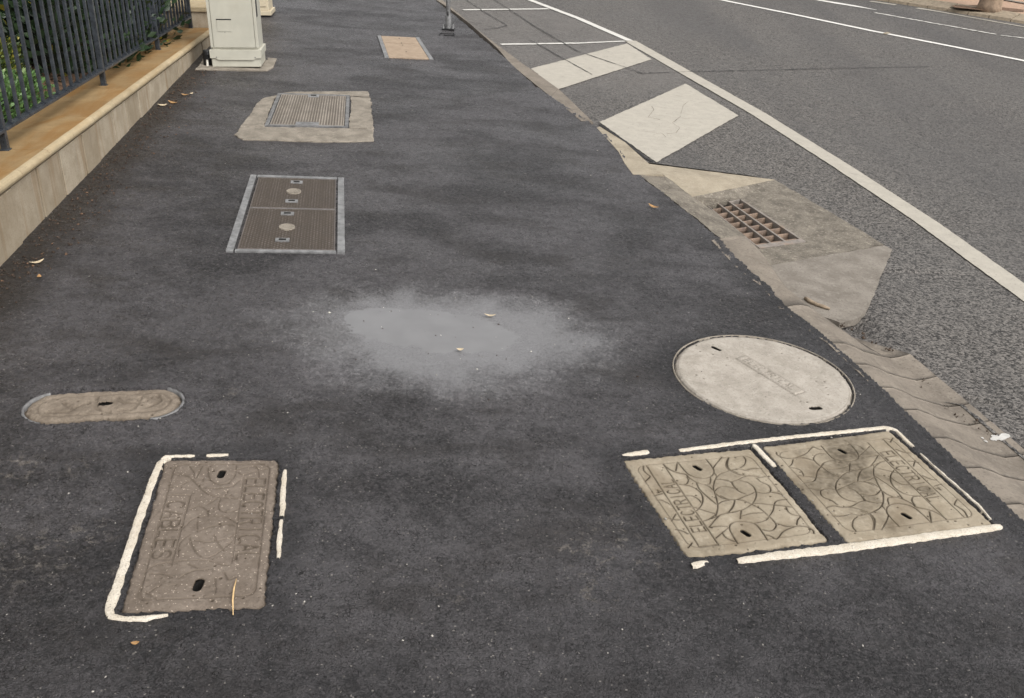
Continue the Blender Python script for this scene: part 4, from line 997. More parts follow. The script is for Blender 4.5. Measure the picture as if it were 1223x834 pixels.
tread(CQ, cC, .083, .918, .032, .472, 'tread_plate', P['tread'], t, 'stud', .008)
tread(CQ, cC, .083, .918, .478, .974, 'tread_plate', P['tread'], t, 'stud', .008)
quad_bar(CQ, cC, .083, .918, .4725, .4775, -.01, .0065, 'centre_rib', P['steel_dull'], t, 0)
for (u, v) in ((.485, .235), (.475, .715)):
    p = quad_xy(CQ, u, v) - cC
    MB().cyl((p[0], p[1]), .038, .036, .004, .0115, 28).build('concrete_plug', P['slab'], t, bevel=.0008)
for (u, v) in ((.50, .095), (.48, .375), (.46, .545), (.455, .868)):
    quad_bar(CQ, cC, u - .062, u + .062, v - .018, v + .018, .004, .0105, 'handle_pocket', P['steel'], t)
    quad_bar(CQ, cC, u - .032, u + .032, v - .009, v + .009, .004, .0112, 'handle_slot', P['hole'], t, 0)

# ribbed cover in its old concrete surround
DS = [(-1.714, 5.369, 0.000), (-1.772, 5.905, 0.000), (-1.800, 6.141, 0.000), (-1.790, 6.309, 0.000), (-1.732, 6.414, 0.000), (-1.738, 6.437, 0.000), (-1.691, 6.503, 0.000), (-1.513, 6.589, 0.000), (-1.152, 6.715, 0.000), (-1.040, 6.153, 0.000), (-0.960, 5.756, 0.000), (-0.905, 5.487, 0.000), (-1.226, 5.387, 0.000), (-1.465, 5.357, 0.000), (-1.658, 5.312, 0.000)]
cD = np.array(DS).mean(0)
t = thing('access_cover', 'ribbed grey metal cover set in a broken pale concrete surround', 'access cover', (cD[0], cD[1], 0))
def slab_piece(name, pts, mat, root, c, ztop=.008, seed=0, rough=.016, gap=.006):
    """flat piece with a ragged outline, its top slightly uneven"""
    pts = [np.array(p)[:2] for p in pts]; cc = np.mean(pts, 0); ring = []
    for i in range(len(pts)):
        a, b = pts[i], pts[(i + 1) % len(pts)]; n = max(2, int(np.linalg.norm(b - a) / .02))
        for k in range(n):
            p = a + (b - a) * k / n
            p = p + rough * np.array([float(vnoise(p[0], p[1], 22, 31 + seed)), float(vnoise(p[0], p[1], 22, 37 + seed))])
            p = p + (cc - p) / max(np.linalg.norm(cc - p), .01) * gap
            ring.append(p)
    V = []; m = len(ring)
    for f, z in ((1, -.02), (1, ztop - .004), (.985, ztop)):
        for p in ring:
            q = cc + (p - cc) * f; V.append((q[0] - c[0], q[1] - c[1], z + (.0025 * float(vnoise(q[0], q[1], 8, 5)) if z > 0 else 0)))
    F = [(L * m + i, L * m + (i + 1) % m, (L + 1) * m + (i + 1) % m, (L + 1) * m + i) for L in range(2) for i in range(m)]
    return MB().add(V, F + [tuple(2 * m + i for i in range(m))]).build(name, mat, root)
def flip_fix(o):
    import bmesh
    bm = bmesh.new(); bm.from_mesh(o.data); bmesh.ops.recalc_face_normals(bm, faces=bm.faces); bm.to_mesh(o.data); bm.free()
Dm = [(-1.735, 6.446, 0.000), (-1.259, 6.543, 0.000), (-1.114, 5.731, 0.000), (-1.606, 5.626, 0.000)]
for nm, pts in (('surround_slab', [(-1.743, 5.570, 0.000), (-1.772, 5.905, 0.000), (-1.800, 6.141, 0.000), (-1.790, 6.309, 0.000), (-1.737, 6.410, 0.000), (-1.607, 5.618, 0.000)]), ('surround_slab', [(-1.726, 5.402, 0.000), (-1.741, 5.563, 0.000), (-1.602, 5.612, 0.000), (-1.112, 5.720, 0.000), (-0.956, 5.747, 0.000), (-0.905, 5.487, 0.000), (-1.226, 5.387, 0.000), (-1.464, 5.352, 0.000), (-1.658, 5.312, 0.000)]),
                ('surround_slab', [(-1.253, 6.535, 0.000), (-1.110, 6.532, 0.000), (-0.960, 5.756, 0.000), (-1.110, 5.732, 0.000)]), ('surround_slab', [(-1.732, 6.457, 0.000), (-1.676, 6.513, 0.000), (-1.513, 6.589, 0.000), (-1.152, 6.715, 0.000), (-1.113, 6.546, 0.000), (-1.255, 6.547, 0.000)])):
    flip_fix(slab_piece(nm, pts, P['slab'], t, cD, seed=len(pts)))
DQ = np.array(Dm)
quad_bar(DQ, cD[:2], 0, .045, 0, 1, -.02, .012, 'frame_bar', P['steel_dull'], t)
quad_bar(DQ, cD[:2], .955, 1, 0, 1, -.02, .012, 'frame_bar', P['steel_dull'], t)
quad_bar(DQ, cD[:2], .046, .954, 0, .03, -.02, .012, 'frame_bar', P['steel_dull'], t)
quad_bar(DQ, cD[:2], .046, .954, .97, 1, -.02, .012, 'frame_bar', P['steel_dull'], t)
tread(DQ, cD[:2], .052, .948, .036, .964, 'ribbed_plate', P['rib'], t, 'rib', .011)
for (u, v, w) in ((.50, .075, .075), (.5, .945, .14)):
    quad_bar(DQ, cD[:2], u - w, u + w, v - .05, v + .03, .004, .0145, 'handle_pocket', P['steel'], t)
    quad_bar(DQ, cD[:2], u - w * .5, u + w * .5, v - .03, v + .005, .004, .0152, 'handle_slot', P['hole'] if v < .5 else P['steel_dull'], t, 0)

# tan panel between two steel bars, furthest cover
EQ = np.array([(-1.446, 8.865, 0.000), (-1.070, 8.920, 0.000), (-0.836, 7.995, 0.000), (-1.229, 7.913, 0.000)]); cE = EQ[:, :2].mean(0)
t = thing('access_cover', 'small tan infill cover with pale steel bars down both sides, furthest up the path', 'access cover', (cE[0], cE[1], 0))
quad_bar(EQ, cE, 0, .085, 0, 1, -.02, .010, 'frame_bar', P['steel'], t)
quad_bar(EQ, cE, .915, 1, 0, 1, -.02, .010, 'frame_bar', P['steel'], t)
for a, b in ((.01, .325), (.34, .99)):
    o = quad_bar(EQ, cE, .09, .91, a, b, -.02, .008, 'infill_panel', P['tanplate'], t)
for (u, v) in ((.50, .1), (.50, .32), (.5, .42), (.51, .72)):
    quad_bar(EQ, cE, u - .015, u + .015, v - .01, v + .01, .004, .009, 'lifting_hole', P['hole'], t, 0)

# ------------------------------------------------------------------ stormwater drain in the channel
GQ = np.array([(1.028, 5.055, -0.092), (1.249, 5.226, -0.092), (1.478, 4.594, -0.092), (1.201, 4.447, -0.092)]); cG = GQ[:, :2].mean(0)
t = thing('storm_drain', 'concrete storm drain with a rusty iron grate in the gutter', 'storm drain', (cG[0], cG[1], -.09))
def V3(p, z): return np.array([p[0], p[1], z])
a_ = [np.array(p) for p in [(0.648, 5.237, 0.000), (0.783, 4.858, 0.000), (0.896, 4.534, 0.000), (0.965, 4.305, -0.000)]]
for q in a_: q[2] = .001
top_b = np.array([(0.802, 5.314, -0.012)][0]); w1 = np.array([(0.751, 5.575, -0.030)][0]); w2 = np.array([(1.521, 5.606, -0.079)][0]); w3 = np.array([(0.929, 5.001, -0.030)][0])
s1 = np.array([(1.877, 4.615, -0.079)][0]); s2 = np.array([(1.212, 4.223, -0.088)][0]); k1 = np.array([(1.130, 4.435, -0.035)][0]); k2 = np.array([(1.160, 4.425, -0.060)][0])
SH = np.array([-.045, -.015, 0])
g1, g2, g3, g4 = [np.array(p) for p in GQ]
e23 = np.array([(1.719, 5.092, -0.079)][0])
def surf(name, pts, faces, mat, sub=6, amp=.004, bump=None):
    """faceted concrete surface, subdivided and roughened, with a skirt below"""
    import bmesh
    mb = MB().add([p - np.array([cG[0], cG[1], -.09]) for p in pts], faces)
    me = mb.mesh(name); bm = bmesh.new(); bm.from_mesh(me)
    bmesh.ops.triangulate(bm, faces=bm.faces)
    bmesh.ops.subdivide_edges(bm, edges=bm.edges[:], cuts=sub * 2, use_grid_fill=True)
    for v in bm.verts:
        bd = v.is_boundary
        v.co.x += .010 * float(fbm(v.co.x, v.co.y, 26, 2, 17)); v.co.y += .010 * float(fbm(v.co.x, v.co.y, 26, 2, 19))
        j = 0 if bd else amp * float(fbm(v.co.x, v.co.y, 22, 2, 7)); v.co.z += j
    bmesh.ops.recalc_face_normals(bm, faces=bm.faces)
    if sum(f_.normal.z for f_ in bm.faces) < 0: bmesh.ops.reverse_faces(bm, faces=bm.faces)
    be = [e for e in bm.edges if e.is_boundary]
    r = bmesh.ops.extrude_edge_only(bm, edges=be)
    for v in [x for x in r['geom'] if isinstance(x, bmesh.types.BMVert)]: v.co.z -= .03
    bm.to_mesh(me); bm.free()
    return link(name, me, mat, t)
pts = [a_[0], a_[1], a_[2], a_[3], k1, k2, s2, s1, e23, w2, w3, top_b, g1, g2, g3, g4]
surf('apron_slab', pts, [(0, 1, 10, 11), (1, 2, 12, 10), (2, 3, 4, 12), (4, 5, 15, 12), (5, 6, 15), (6, 7, 14, 15), (7, 8, 14), (8, 9, 13, 14), (9, 10, 13), (10, 12, 13)], P['apron'])
surf('wing_slab', [top_b + [0, 0, .001], w3 + [0, 0, .001], w2 + [0, 0, .001], w1, w1 + SH, top_b + SH], [(0, 1, 2, 3, 4, 5)], P['kerb_cream'], amp=.002)['label'] = 'cream concrete wing on the uphill side of the drain'
lw = [np.array(p) for p in [(1.207, 4.198, -0.082), (1.881, 4.612, -0.082), (1.903, 4.558, -0.082), (1.701, 4.117, -0.082), (1.538, 3.769, -0.082), (1.460, 3.664, -0.082), (1.381, 3.626, -0.082), (1.283, 3.767, -0.082), (1.225, 3.952, -0.082)]]
for q in (0, 7, 8): lw[q] = lw[q] + SH * 1.3
surf('wing_slab', lw, [tuple(range(9))], P['wing'], amp=.002)
# chamber
cz = -.09
lo = [(p[0] - cG[0], p[1] - cG[1], -.55) for p in (g4, g3, g2, g1)]; hi = [(p[0] - cG[0], p[1] - cG[1], -.022) for p in (g4, g3, g2, g1)]
MB().add(lo + hi, [(0, 1, 2, 3)] + [((i + 1) % 4, i, i + 4, (i + 1) % 4 + 4) for i in range(4)]).build('chamber', P['pit'], t)
gr = bpy.data.objects.new('grate', None); COL.objects.link(gr); gr.parent = t
def gbar(u0, u1, v0, v1, z0, z1, name, mat, bevel=.0015): return quad_bar(GQ, cG, u0, u1, v0, v1, z0, z1, name, mat, gr, bevel)
gbar(.94, .995, .02, .93, -.045, .0015, 'frame_bar', P['grate']); gbar(.005, .03, .0, .93, -.045, -.001, 'frame_bar', P['grate'])
gbar(.01, .99, .93, .995, -.045, .001, 'frame_bar', P['grate']); gbar(.62, .94, .0, .02, -.045, -.001, 'frame_bar', P['grate'])
for u in (.325, .632): gbar(u - .02, u + .02, .0, .93, -.04, .0, 'long_bar', P['grate'])
for k in range(8):
    v = .075 + k * .1165
    for u0, u1 in ((.03, .305), (.345, .612), (.652, .94)):
        A0 = [on_quad(GQ, cG, u, vv, 0) for u in (u0, u1) for vv in (v, v)]
        # a cast cross bar: rounded top edge, 60 mm deep
        prof = [(-.011, -.075), (-.011, -.022), (-.008, -.011), (0, -.008), (.008, -.011), (.011, -.022), (.011, -.075)]
        vd = quad_xy(GQ, .5, 1) - quad_xy(GQ, .5, 0); vd /= np.linalg.norm(vd); V = []
        for u in (u0, u1):
            p = quad_xy(GQ, u, v) - cG
            for o, z in prof: V.append((p[0] + vd[0] * o, p[1] + vd[1] * o, z))
        m = len(prof)
        o = MB().add(V, [(i, i + 1, m + i + 1, m + i) for i in range(m - 1)] + [(0, m, 2 * m - 1, m - 1), tuple(range(m))[::-1], tuple(range(m, 2 * m))]).build('cross_bar', P['bar'], gr)
        flip_fix(o)

# ------------------------------------------------------------------ low sandstone wall (built in its own frame: x along, y back, z up)
def wall_thing(name, label, cat, x=0, y=0, z=0, group=None):
    o = thing(name, label, cat, group=group)
    o.matrix_world = Matrix.Translation(WALL_O + WALL_R @ Vector((x, y, z))) @ WALL_R.to_4x4()
    return o
def tone(o, v):
    at = o.data.attributes.new('tone', 'FLOAT', 'POINT'); at.data.foreach_set('value', np.full(len(o.data.vertices), v, dtype=np.float32)); return o
HW = .292
wall = wall_thing('sandstone_wall', 'low sandstone wall with rust stained coping along the left of the footpath', 'wall')
xs = [-2.4, -1.9, -1.45, -1.0, -.6, -.28, .0, .29, .585, .88, 1.21, 1.445, 1.756, 2.04, 2.3, 2.58, 3.02, 3.4, 3.8, 4.3, 4.8, 5.4, 6.0, 6.8]
for i, (a, b) in enumerate(zip(xs[:-1], xs[1:])):
    g = .006 + .002 * rng.random(); dy = rng.uniform(-.004, .004)
    MBk = MB().box(a + g, b - g, .012 + dy, .2, -.5, HW - .046)
    tone(MBk.build('stone_block', P['face'], wall, bevel=.003), rng.random())
MB().box(-2.4, 6.8, .03, .19, -.5, HW - .05).build('mortar_core', P['soilstain'], wall)
cs = [-2.4, -1.6, -.85, -.3, .08, .40, .74, 1.077, 1.415, 1.80, 2.16, 2.526, 2.85, 3.118, 3.592, 4.1, 4.5, 4.795]
def coping(a, b, z0, z1, y0, y1, mat_top, mat_nose, root, sag=0):
    """coping stone with a half-round nose; the nose is its own sub-part"""
    g = .0015
    top = MB().box(a + g, b - g, y0 + .028, y1, z0, z1).build('coping_stone', mat_top, root, bevel=.002)
    tone(top, rng.random())
    n = 8; prof = [(y0 + .027 - .027 * math.sin(math.pi * k / n) * 1.0, (z0 + z1) / 2 - (z1 - z0) / 2 * math.cos(math.pi * k / n)) for k in range(n + 1)]
    V = [(x, y, z) for x in (a + g, b - g) for y, z in prof]; m = n + 1
    ns = MB().add(V, [(k, k + 1, m + k + 1, m + k) for k in range(n)] + [tuple(range(m)), tuple(range(m, 2 * m))[::-1]]).build('nosing', mat_nose, top)
    flip_fix(ns); tone(ns, rng.random()); return top
for a, b in zip(cs[:-1], cs[1:]): coping(a, b, HW - .044, HW + rng.uniform(-.0015, .0015), 0, .36, P['coping'], P['nose'], wall)
pier = wall_thing('wall_pier', 'squared sandstone pier stepping up behind the cream cabinet', 'wall pier', 4.8, 0, HW)
tone(MB().box(0, 1.1, .02, .42, -.02, .125).build('stone_block', P['face'], pier, bevel=.004), .3)
tone(MB().box(-.012, 1.1, .005, .44, .1255, .165).build('cap_stone', P['nose'], pier, bevel=.006), .2)

# ------------------------------------------------------------------ iron fence on the coping
FY = .185
fence = wall_thing('iron_fence', 'blue grey iron picket fence standing on the sandstone wall', 'fence', 0, FY, HW)
posts = [-2.32, -.79, .733, 2.26, 3.622, 4.775]
for x in posts:
    MB().box(x - .0145, x + .0145, -.0145, .0145, .0, 1.32).build('post', P['iron'], fence, bevel=.002)
    MB().box(x - .02, x + .02, -.02, .02, -.002, .003).build('post_foot', P['iron'], fence)
pk = MB().box(-.0078, .0078, -.0078, .0078, 0, 1.25 - .1).mesh('picket', .0012); pk.materials.append(P['iron'])
wd_ = MB().box(-.013, .013, -.013, .013, 0, .005).mesh('weld_collar'); wd_.materials.append(P['iron'])
for a, b in zip(posts[:-1], posts[1:]):
    MB().box(a + .015, b - .015, -.021, .021, .082, .095).build('bottom_rail', P['iron'], fence, bevel=.0015)
    MB().box(a + .015, b - .015, -.021, .021, 1.13, 1.143).build('top_rail', P['iron'], fence, bevel=.0015)
    n = int(round((b - a) / .1085))
    for k in range(1, n):
        o = link('picket', pk, None, fence, loc=(a + (b - a) * k / n, 0, .0955))
        o.rotation_euler = (rng.uniform(-.004, .004), rng.uniform(-.004, .004), rng.uniform(-.1, .1))
        c_ = link('weld_collar', wd_, None, o, loc=(0, 0, .0005))

# garden bed and plants behind the fence
bed = mesh_bed = None
bx, by = np.meshgrid(np.linspace(-2.4, 7.5, 200), np.linspace(.33, 4.0, 60))
bz = HW - .03 + .02 * fbm(bx, by, 8, 3, 77) + .006 * vnoise(bx, by, 50, 78)
bi = np.arange(bx.size).reshape(bx.shape)
bf = np.stack([bi[:-1, :-1], bi[:-1, 1:], bi[1:, 1:], bi[1:, :-1]], -1).reshape(-1, 4)
o = mesh_np('garden_bed', np.stack([bx, by, bz], -1).reshape(-1, 3), bf, P['mulch'], kind='structure', smooth=True)
o.matrix_world = Matrix.Translation(WALL_O) @ WALL_R.to_4x4()

def leaf_cloud(name, pts, nrm, size, mat, root, asp=.5, curl=.25, tipfrac=.08, tips=None):
    """many small folded leaves: each is a 4-point blade bent along its midrib"""
    n = len(pts); r = rng.random((n, 3)) - .5
    d = nrm + r * 1.3; d /= np.linalg.norm(d, axis=1)[:, None]
    s = np.cross(d, rng.random((n, 3)) - .5); s /= np.linalg.norm(s, axis=1)[:, None]
    up = np.cross(s, d); L = size * (.65 + .7 * rng.random(n))[:, None]; Wd = L * asp * .5
    p0 = pts; p1 = pts + d * L * .5 + s * Wd + up * Wd * curl; p2 = pts + d * L * (1.0) - up * L * .12; p3 = pts + d * L * .5 - s * Wd + up * Wd * curl; pm = pts + d * L * .52
    V = np.stack([p0, p1, p2, p3, pm], 1).reshape(-1, 3)
    b = (np.arange(n) * 5)[:, None]
    F = np.concatenate([b + [0, 1, 4], b + [1, 2, 4], b + [2, 3, 4], b + [3, 0, 4]], 0)
    t = rng.random(n) * .75
    if tips is not None: t = np.where(tips, .85 + .15 * rng.random(n), t)
    return mesh_np(name, V, F, mat, root, attrs=dict(tint=np.repeat(t, 5)))
def hedge(label, name, x0, x1, y0, y1, z0, z1, n, size, mat, tipamt, round_=.0, wob=.06, seed=0, group=None):
    t = wall_thing(name, label, 'hedge' if 'hedge' in name else 'shrub', (x0 + x1) / 2, (y0 + y1) / 2, z0, group)
    sx, sy, sz = (x1 - x0) / 2, (y1 - y0) / 2, z1 - z0
    ex = 2.0 / max(round_, .25) if round_ else 8.0
    u = rng.random((n, 3)) * 2 - 1
    # project onto a superellipsoid shell, keep the upper part
    e = 6.0 if not round_ else 2.4
    k = (np.abs(u) ** e).sum(1) ** (1 / e); q = u / k[:, None]
    q[:, 2] = np.abs(q[:, 2])
    depth = 1 - .30 * rng.random(n) ** 2
    w = 1 + wob * 6 * np.stack([fbm(q[:, 0] * sx * 3 + seed, q[:, 2] * sz * 3 + q[:, 1], 1.6, 3, 5)] * 3, 1)
    p = q * depth[:, None] * w * [sx, sy, sz]
    nrm = q / np.array([sx, sy, sz]); nrm /= np.linalg.norm(nrm, axis=1)[:, None]; nrm = nrm * .8 + [0, 0, .5]
    tips = (rng.random(n) < tipamt * (.4 + 1.6 * (p[:, 2] / sz > .75))) & (depth > .93)
    leaf_cloud('foliage', p, nrm, size, mat, t, tips=tips)
    # shaded inner mass of twigs
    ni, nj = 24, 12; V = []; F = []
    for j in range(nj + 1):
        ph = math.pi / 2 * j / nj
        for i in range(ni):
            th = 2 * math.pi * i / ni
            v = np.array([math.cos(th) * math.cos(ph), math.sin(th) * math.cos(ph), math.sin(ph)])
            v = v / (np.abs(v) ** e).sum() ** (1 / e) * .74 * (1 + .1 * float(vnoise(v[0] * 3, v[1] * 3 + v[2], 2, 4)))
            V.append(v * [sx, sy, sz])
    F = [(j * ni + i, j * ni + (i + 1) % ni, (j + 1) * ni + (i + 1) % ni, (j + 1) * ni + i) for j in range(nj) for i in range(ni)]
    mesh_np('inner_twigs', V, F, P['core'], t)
    return t
hedge('tall dark green hedge with yellowing leaf tips running behind the fence', 'dark_hedge', -2.4, 4.75, .95, 1.75, HW - .05, 1.75, 26000, .055, P['leaf_dark'], .05, wob=.05, seed=1)
hedge('clipped box hedge with yellow green tips behind the left end of the fence', 'box_hedge', -.3, 2.45, .62, .95, HW - .05, .60, 9000, .026, P['leaf_box'], .22, wob=.04, seed=2)
hedge('bright green leafy shrub low behind the fence, in front of the box hedge', 'green_shrub', .55, 2.05, .40, .66, HW - .05, .46, 5200, .030, P['leaf_bright'], .10, round_=1, wob=.07, seed=3)
hedge('dark shrub with yellow tips pushing through the pickets in mid fence', 'dark_shrub', 2.5, 4.7, .22, 1.0, HW - .03, 1.3, 9000, .06, P['leaf_dark'], .09, round_=1, wob=.09, seed=4)
hedge('dark low plant on top of the sandstone pier end', 'dark_plant', 5.35, 6.6, .35, 1.2, HW + .05, 1.1, 3000, .06, P['leaf_dark'], .03, round_=1, wob=.09, seed=5)

# ------------------------------------------------------------------ street cabinets
def upright(name, label, cat, p, xdir, group=None):
    u = Vector((-0.0445, 0.0333, 0.99845)); x = Vector((xdir[0], xdir[1], 0)); x = (x - u * x.dot(u)).normalized(); y = u.cross(x)
    o = thing(name, label, cat, group=group)
    o.matrix_world = Matrix.Translation(Vector(p)) @ Matrix((x, y, u)).transposed().to_4x4()
    return o
cab = upright('street_cabinet', 'cream metal street cabinet on a plinth beside the sandstone wall', 'cabinet', [(-2.385, 7.081, 0.000)][0], (1, .16))
W_, D_ = .352, .315
cm = P['cabinet']
flip_fix(MB().box(0, W_, 0, D_, .012, .085).build('plinth', cm, cab, bevel=.003))
# skirt folded over the plinth: deeper at its middle, with notched corners
V = [(-.008, -.008), (W_ + .008, -.008)]
sk = [(-.010, .075), (.03, .075), (.05, .062), (W_ - .05, .062), (W_ - .03, .075), (W_ + .010, .075), (W_ + .010, .135), (-.010, .135)]
lo = [(x, -.010, z) for x, z in sk]; hi = [(x, .0, z) for x, z in sk]
flip_fix(MB().hexa(lo, hi).build('skirt_flange', cm, cab, bevel=.0012))
flip_fix(MB().box(-.010, W_ + .010, .0005, D_ + .010, .0855, .1352).build('skirt', cm, cab, bevel=.003))
flip_fix(MB().box(.006, W_ - .006, .012, D_ - .006, .1355, 1.25).build('body', cm, cab, bevel=.004))
door = MB().box(.026, W_ - .028, .002, .0115, .15, 1.22).build('door', cm, cab, bevel=.0015); flip_fix(door)
flip_fix(MB().box(.002, .020, .0, .0115, .15, 1.23).build('side_flange', cm, cab, bevel=.0015))
flip_fix(MB().box(W_ - .024, W_ - .003, .003, .0115, .15, 1.23).build('side_flange', cm, cab, bevel=.0015))
hx0, hx1 = .062, .168
MB().box(hx0, hx1, -.0012, .0015, .345, .352).build('hatch_lip', P['black'], door)
hatch = MB().box(hx0 + .002, hx1 - .001, -.001, .0015, .264, .343).build('hatch', cm, door, bevel=.0006)
MB().cyl((0, 0), .003, .003, 0, .003, 10).build('screw', P['steel_dull'], door).matrix_local = Matrix.Translation((.115, .002, .258)) @ Matrix.Rotation(math.radians(90), 4, 'X')
for x in (.028, W_ - .045):
    MB().cyl((0, 0), .004, .004, 0, .003, 10).build('bolt', P['steel_dull'], cab).matrix_local = Matrix.Translation((x + .01, -.010, .083)) @ Matrix.Rotation(math.radians(90), 4, 'X')
vent = MB()
vent.add([(W_ - .0058, y, z) for y, z in ((.10, .33), (.16, .32), (.175, .50), (.12, .52))], [(0, 1, 2, 3)])
MB().box(W_ - .0062, W_ - .0045, .045, .11, .36, .54).build('vent_slot', P['black'], cab)
flip_fix(MB().box(-.006, W_ + .006, -.006, D_ + .006, 1.2505, 1.285).build('roof_cap', cm, cab, bevel=.006))
cs_ = MB()
sp_ = [(-2.479, 6.983, 0.000), (-2.315, 7.014, 0.000), (-2.098, 7.079, 0.000), (-1.989, 7.119, 0.000), (-1.975, 7.231, 0.000), (-2.025, 7.551, 0.000), (-2.099, 7.556, 0.000)]
base_c = np.array(sp_).mean(0)
t = thing('concrete_base', 'small concrete base slab under the cream street cabinet', 'base slab', tuple(base_c))
bp = [np.array(p) for p in sp_] + [np.array(cab.matrix_world @ Vector((W_ + .02, D_ + .02, 0))), np.array(cab.matrix_world @ Vector((-.05, D_ + .02, 0))), np.array([(-2.538, 7.336, 0.000)][0])]
flip_fix(slab_piece('slab', bp, P['slab'], t, base_c, .012, 4, .008, 0))
bc = cab.matrix_world @ Vector((-.045, .06, .0))
t = thing('pipe_stub', 'black capped pipe stub between the cabinet and the wall', 'pipe', tuple(bc))
MB().cyl((0, 0), .028, .032, .0, .09, 14).build('pipe', P['black'], t, bevel=.004)
MB().cyl((.004, 0), .038, .03, .0905, .125, 14).build('cap', P['black'], t, bevel=.006)
MB().cyl((.01, -.035), .01, .008, .0, .06, 10).build('valve', P['whitebit'], t)

cab2 = upright('street_cabinet', 'buff street cabinet further up, half hidden behind the cream cabinet', 'cabinet', [(-2.999, 9.360, 0.000)][0], (.333, .05))
W2 = (Vector([(-2.594, 9.507, 0.000)][0]) - Vector([(-2.999, 9.360, 0.000)][0])).length
flip_fix(MB().box(-.01, W2 + .012, -.012, .35, 0, .04).build('plinth', P['cabinet2'], cab2, bevel=.004))
flip_fix(MB().box(.0, W2 - .008, 0, .33, .0405, 1.2).build('body', P['cabinet2'], cab2, bevel=.004))
flip_fix(MB().box(.03, W2 - .03, -.006, -.0005, .08, 1.15).build('door', P['cabinet2'], cab2, bevel=.002))

# steel sign post
pole = upright('steel_post', 'slim grey steel post bolted to the footpath near the kerb', 'post', [(-0.855, 9.497, 0.000)][0], (1, 0))
MB().cyl((0, 0), .021, .021, .0, 2.6, 20).build('tube', P['steel_dull'], pole, smooth=False)
MB().cyl((0, 0), .029, .028, .012, .135, 20).build('sleeve', P['steel'], pole, bevel=.002)
flip_fix(MB().box(-.06, .06, -.045, .045, 0, .012).build('base_plate', P['black'], pole, bevel=.003))
for sx in (-.045, .045):
    for sy in (-.03, .03):
        MB().cyl((sx, sy), .009, .008, .0125, .05, 8).build('bolt', P['steel'], pole)
MB().tube([(.0, -.024, .13), (.0, -.034, .15), (.0, -.024, .17)], .006, 6).build('clamp_screw', P['black'], pole)
um = [(-0.904, 9.147, 0.000), (-0.911, 9.213, 0.000), (-0.893, 9.267, 0.000), (-0.791, 9.289, -0.000), (-0.771, 9.251, 0.000), (-0.773, 9.182, 0.000), (-0.866, 9.160, 0.000)]
o = tag(MB().tube([tuple(Vector(p) - Vector(um[3]) + Vector((0, 0, .003))) for p in um], .006, 6).build('iron_loop', P['black'], loc=um[3]), 'black bent iron loop lying flat in the asphalt by the steel post', 'iron loop')

# ------------------------------------------------------------------ tree on the far side
tp_ = [(6.543, 14.627, 0.000)][0]
tree = thing('street_tree', 'brown tree trunk rising from a mulch bed across the road', 'tree', tp_)
pts = [(0, 0, -.05), (0, 0, .05), (.01, 0, .3), (.03, .02, 1.2), (.06, .03, 2.2), (.05, .05, 3.2)]
MB().tube(pts, [.19, .165, .142, .13, .12, .10], 18).build('trunk', P['bark'], tree, smooth=True)
lim = MB(); ends = []
for k in range(7):
    a = k * .9 + .3; b = Vector((.05, .05, 2.5 + .12 * k)); e_ = b + Vector((math.cos(a) * 1.3, math.sin(a) * 1.3, 1.0 + .2 * (k % 3)))
    lim.tube([b, b.lerp(e_, .5) + Vector((0, 0, .1)), e_], [.05, .035, .012], 7); ends.append(e_)
lim.build('limbs', P['bark'], tree, smooth=True)
cp_ = np.concatenate([np.array(e_) + rng.normal(0, .42, (420, 3)) for e_ in ends])
leaf_cloud('crown', cp_, rng.normal(0, 1, cp_.shape) + [0, 0, .5], .11, P['leaf_tree'], tree)

# ------------------------------------------------------------------ fallen leaves, twig, straw, grit
def leaf_mesh(name, L, W, curl, mat):
    V = []; n = 6
    for i in range(n + 1):
        t = i / n; w = W * math.sin(math.pi * min(1, t * .93 + .04)) ** .8
        z = curl * L * (t - .5) ** 2 * 2
        V += [((t - .5) * L, -w / 2, z + .3 * w * curl), ((t - .5) * L, 0, z), ((t - .5) * L, w / 2, z + .3 * w * curl)]
    F = [(3 * i + j, 3 * i + j + 1, 3 * i + 4 + j, 3 * i + 3 + j) for i in range(n) for j in range(2)]
    return MB().add(V, F)
FL = [  # position, length, width, turn, material, label
    ([(0.678, 4.681, 0.000)][0], .062, .024, -.6, 'dead', 'single tan fallen leaf on dark asphalt left of the storm drain'),
    ([(-2.299, 6.227, 0.000)][0], .05, .026, .2, 'dead', 'orange fallen leaf on the asphalt just below the cream cabinet'),
    ([(-2.339, 5.924, 0.000)][0], .06, .03, .5, 'dead_pale', 'pale curled fallen leaf by the wall base, nearest cluster to the cabinet'),
    ([(-2.298, 6.004, 0.000)][0], .07, .028, -.2, 'dead', 'brown fallen leaf lying beside the pale curled leaf at the wall'),
    ([(-0.095, 3.262, 0.000)][0], .045, .012, .1, 'dead_pale', 'thin pale leaf floating at the far edge of the puddle'),
    ([(-0.186, 2.967, 0.000)][0], .026, .016, .3, 'dead_pale', 'little pale leaf fragment below the near edge of the puddle'),
    ([(-1.930, 3.422, 0.000)][0], .06, .018, .9, 'dead_pale', 'long pale leaf on dark soil near the wall at far left'),
    ([(-1.858, 3.293, 0.000)][0], .032, .016, 2.0, 'dead', 'small orange leaf scrap on the asphalt at far left'),
    ([(-2.275, 6.271, 0.000)][0], .04, .02, 1.2, 'dead_pale', 'small pale leaf right of the orange leaf below the cabinet'),
    ([(-0.777, 1.489, 0.000)][0], .018, .010, .3, 'dead', 'tiny orange leaf scrap below the brown lid'),
]
for p, L, W, a, m, lab in FL:
    o = leaf_mesh('fallen_leaf', L, W, .35, m).build('fallen_leaf', P[m], smooth=True)
    o.location = (p[0], p[1], .0045 if 'puddle' not in lab else .001); o.rotation_euler = (0.06, 0.04, a)
    tag(o, lab, 'fallen leaf', 'scattered fallen leaves')
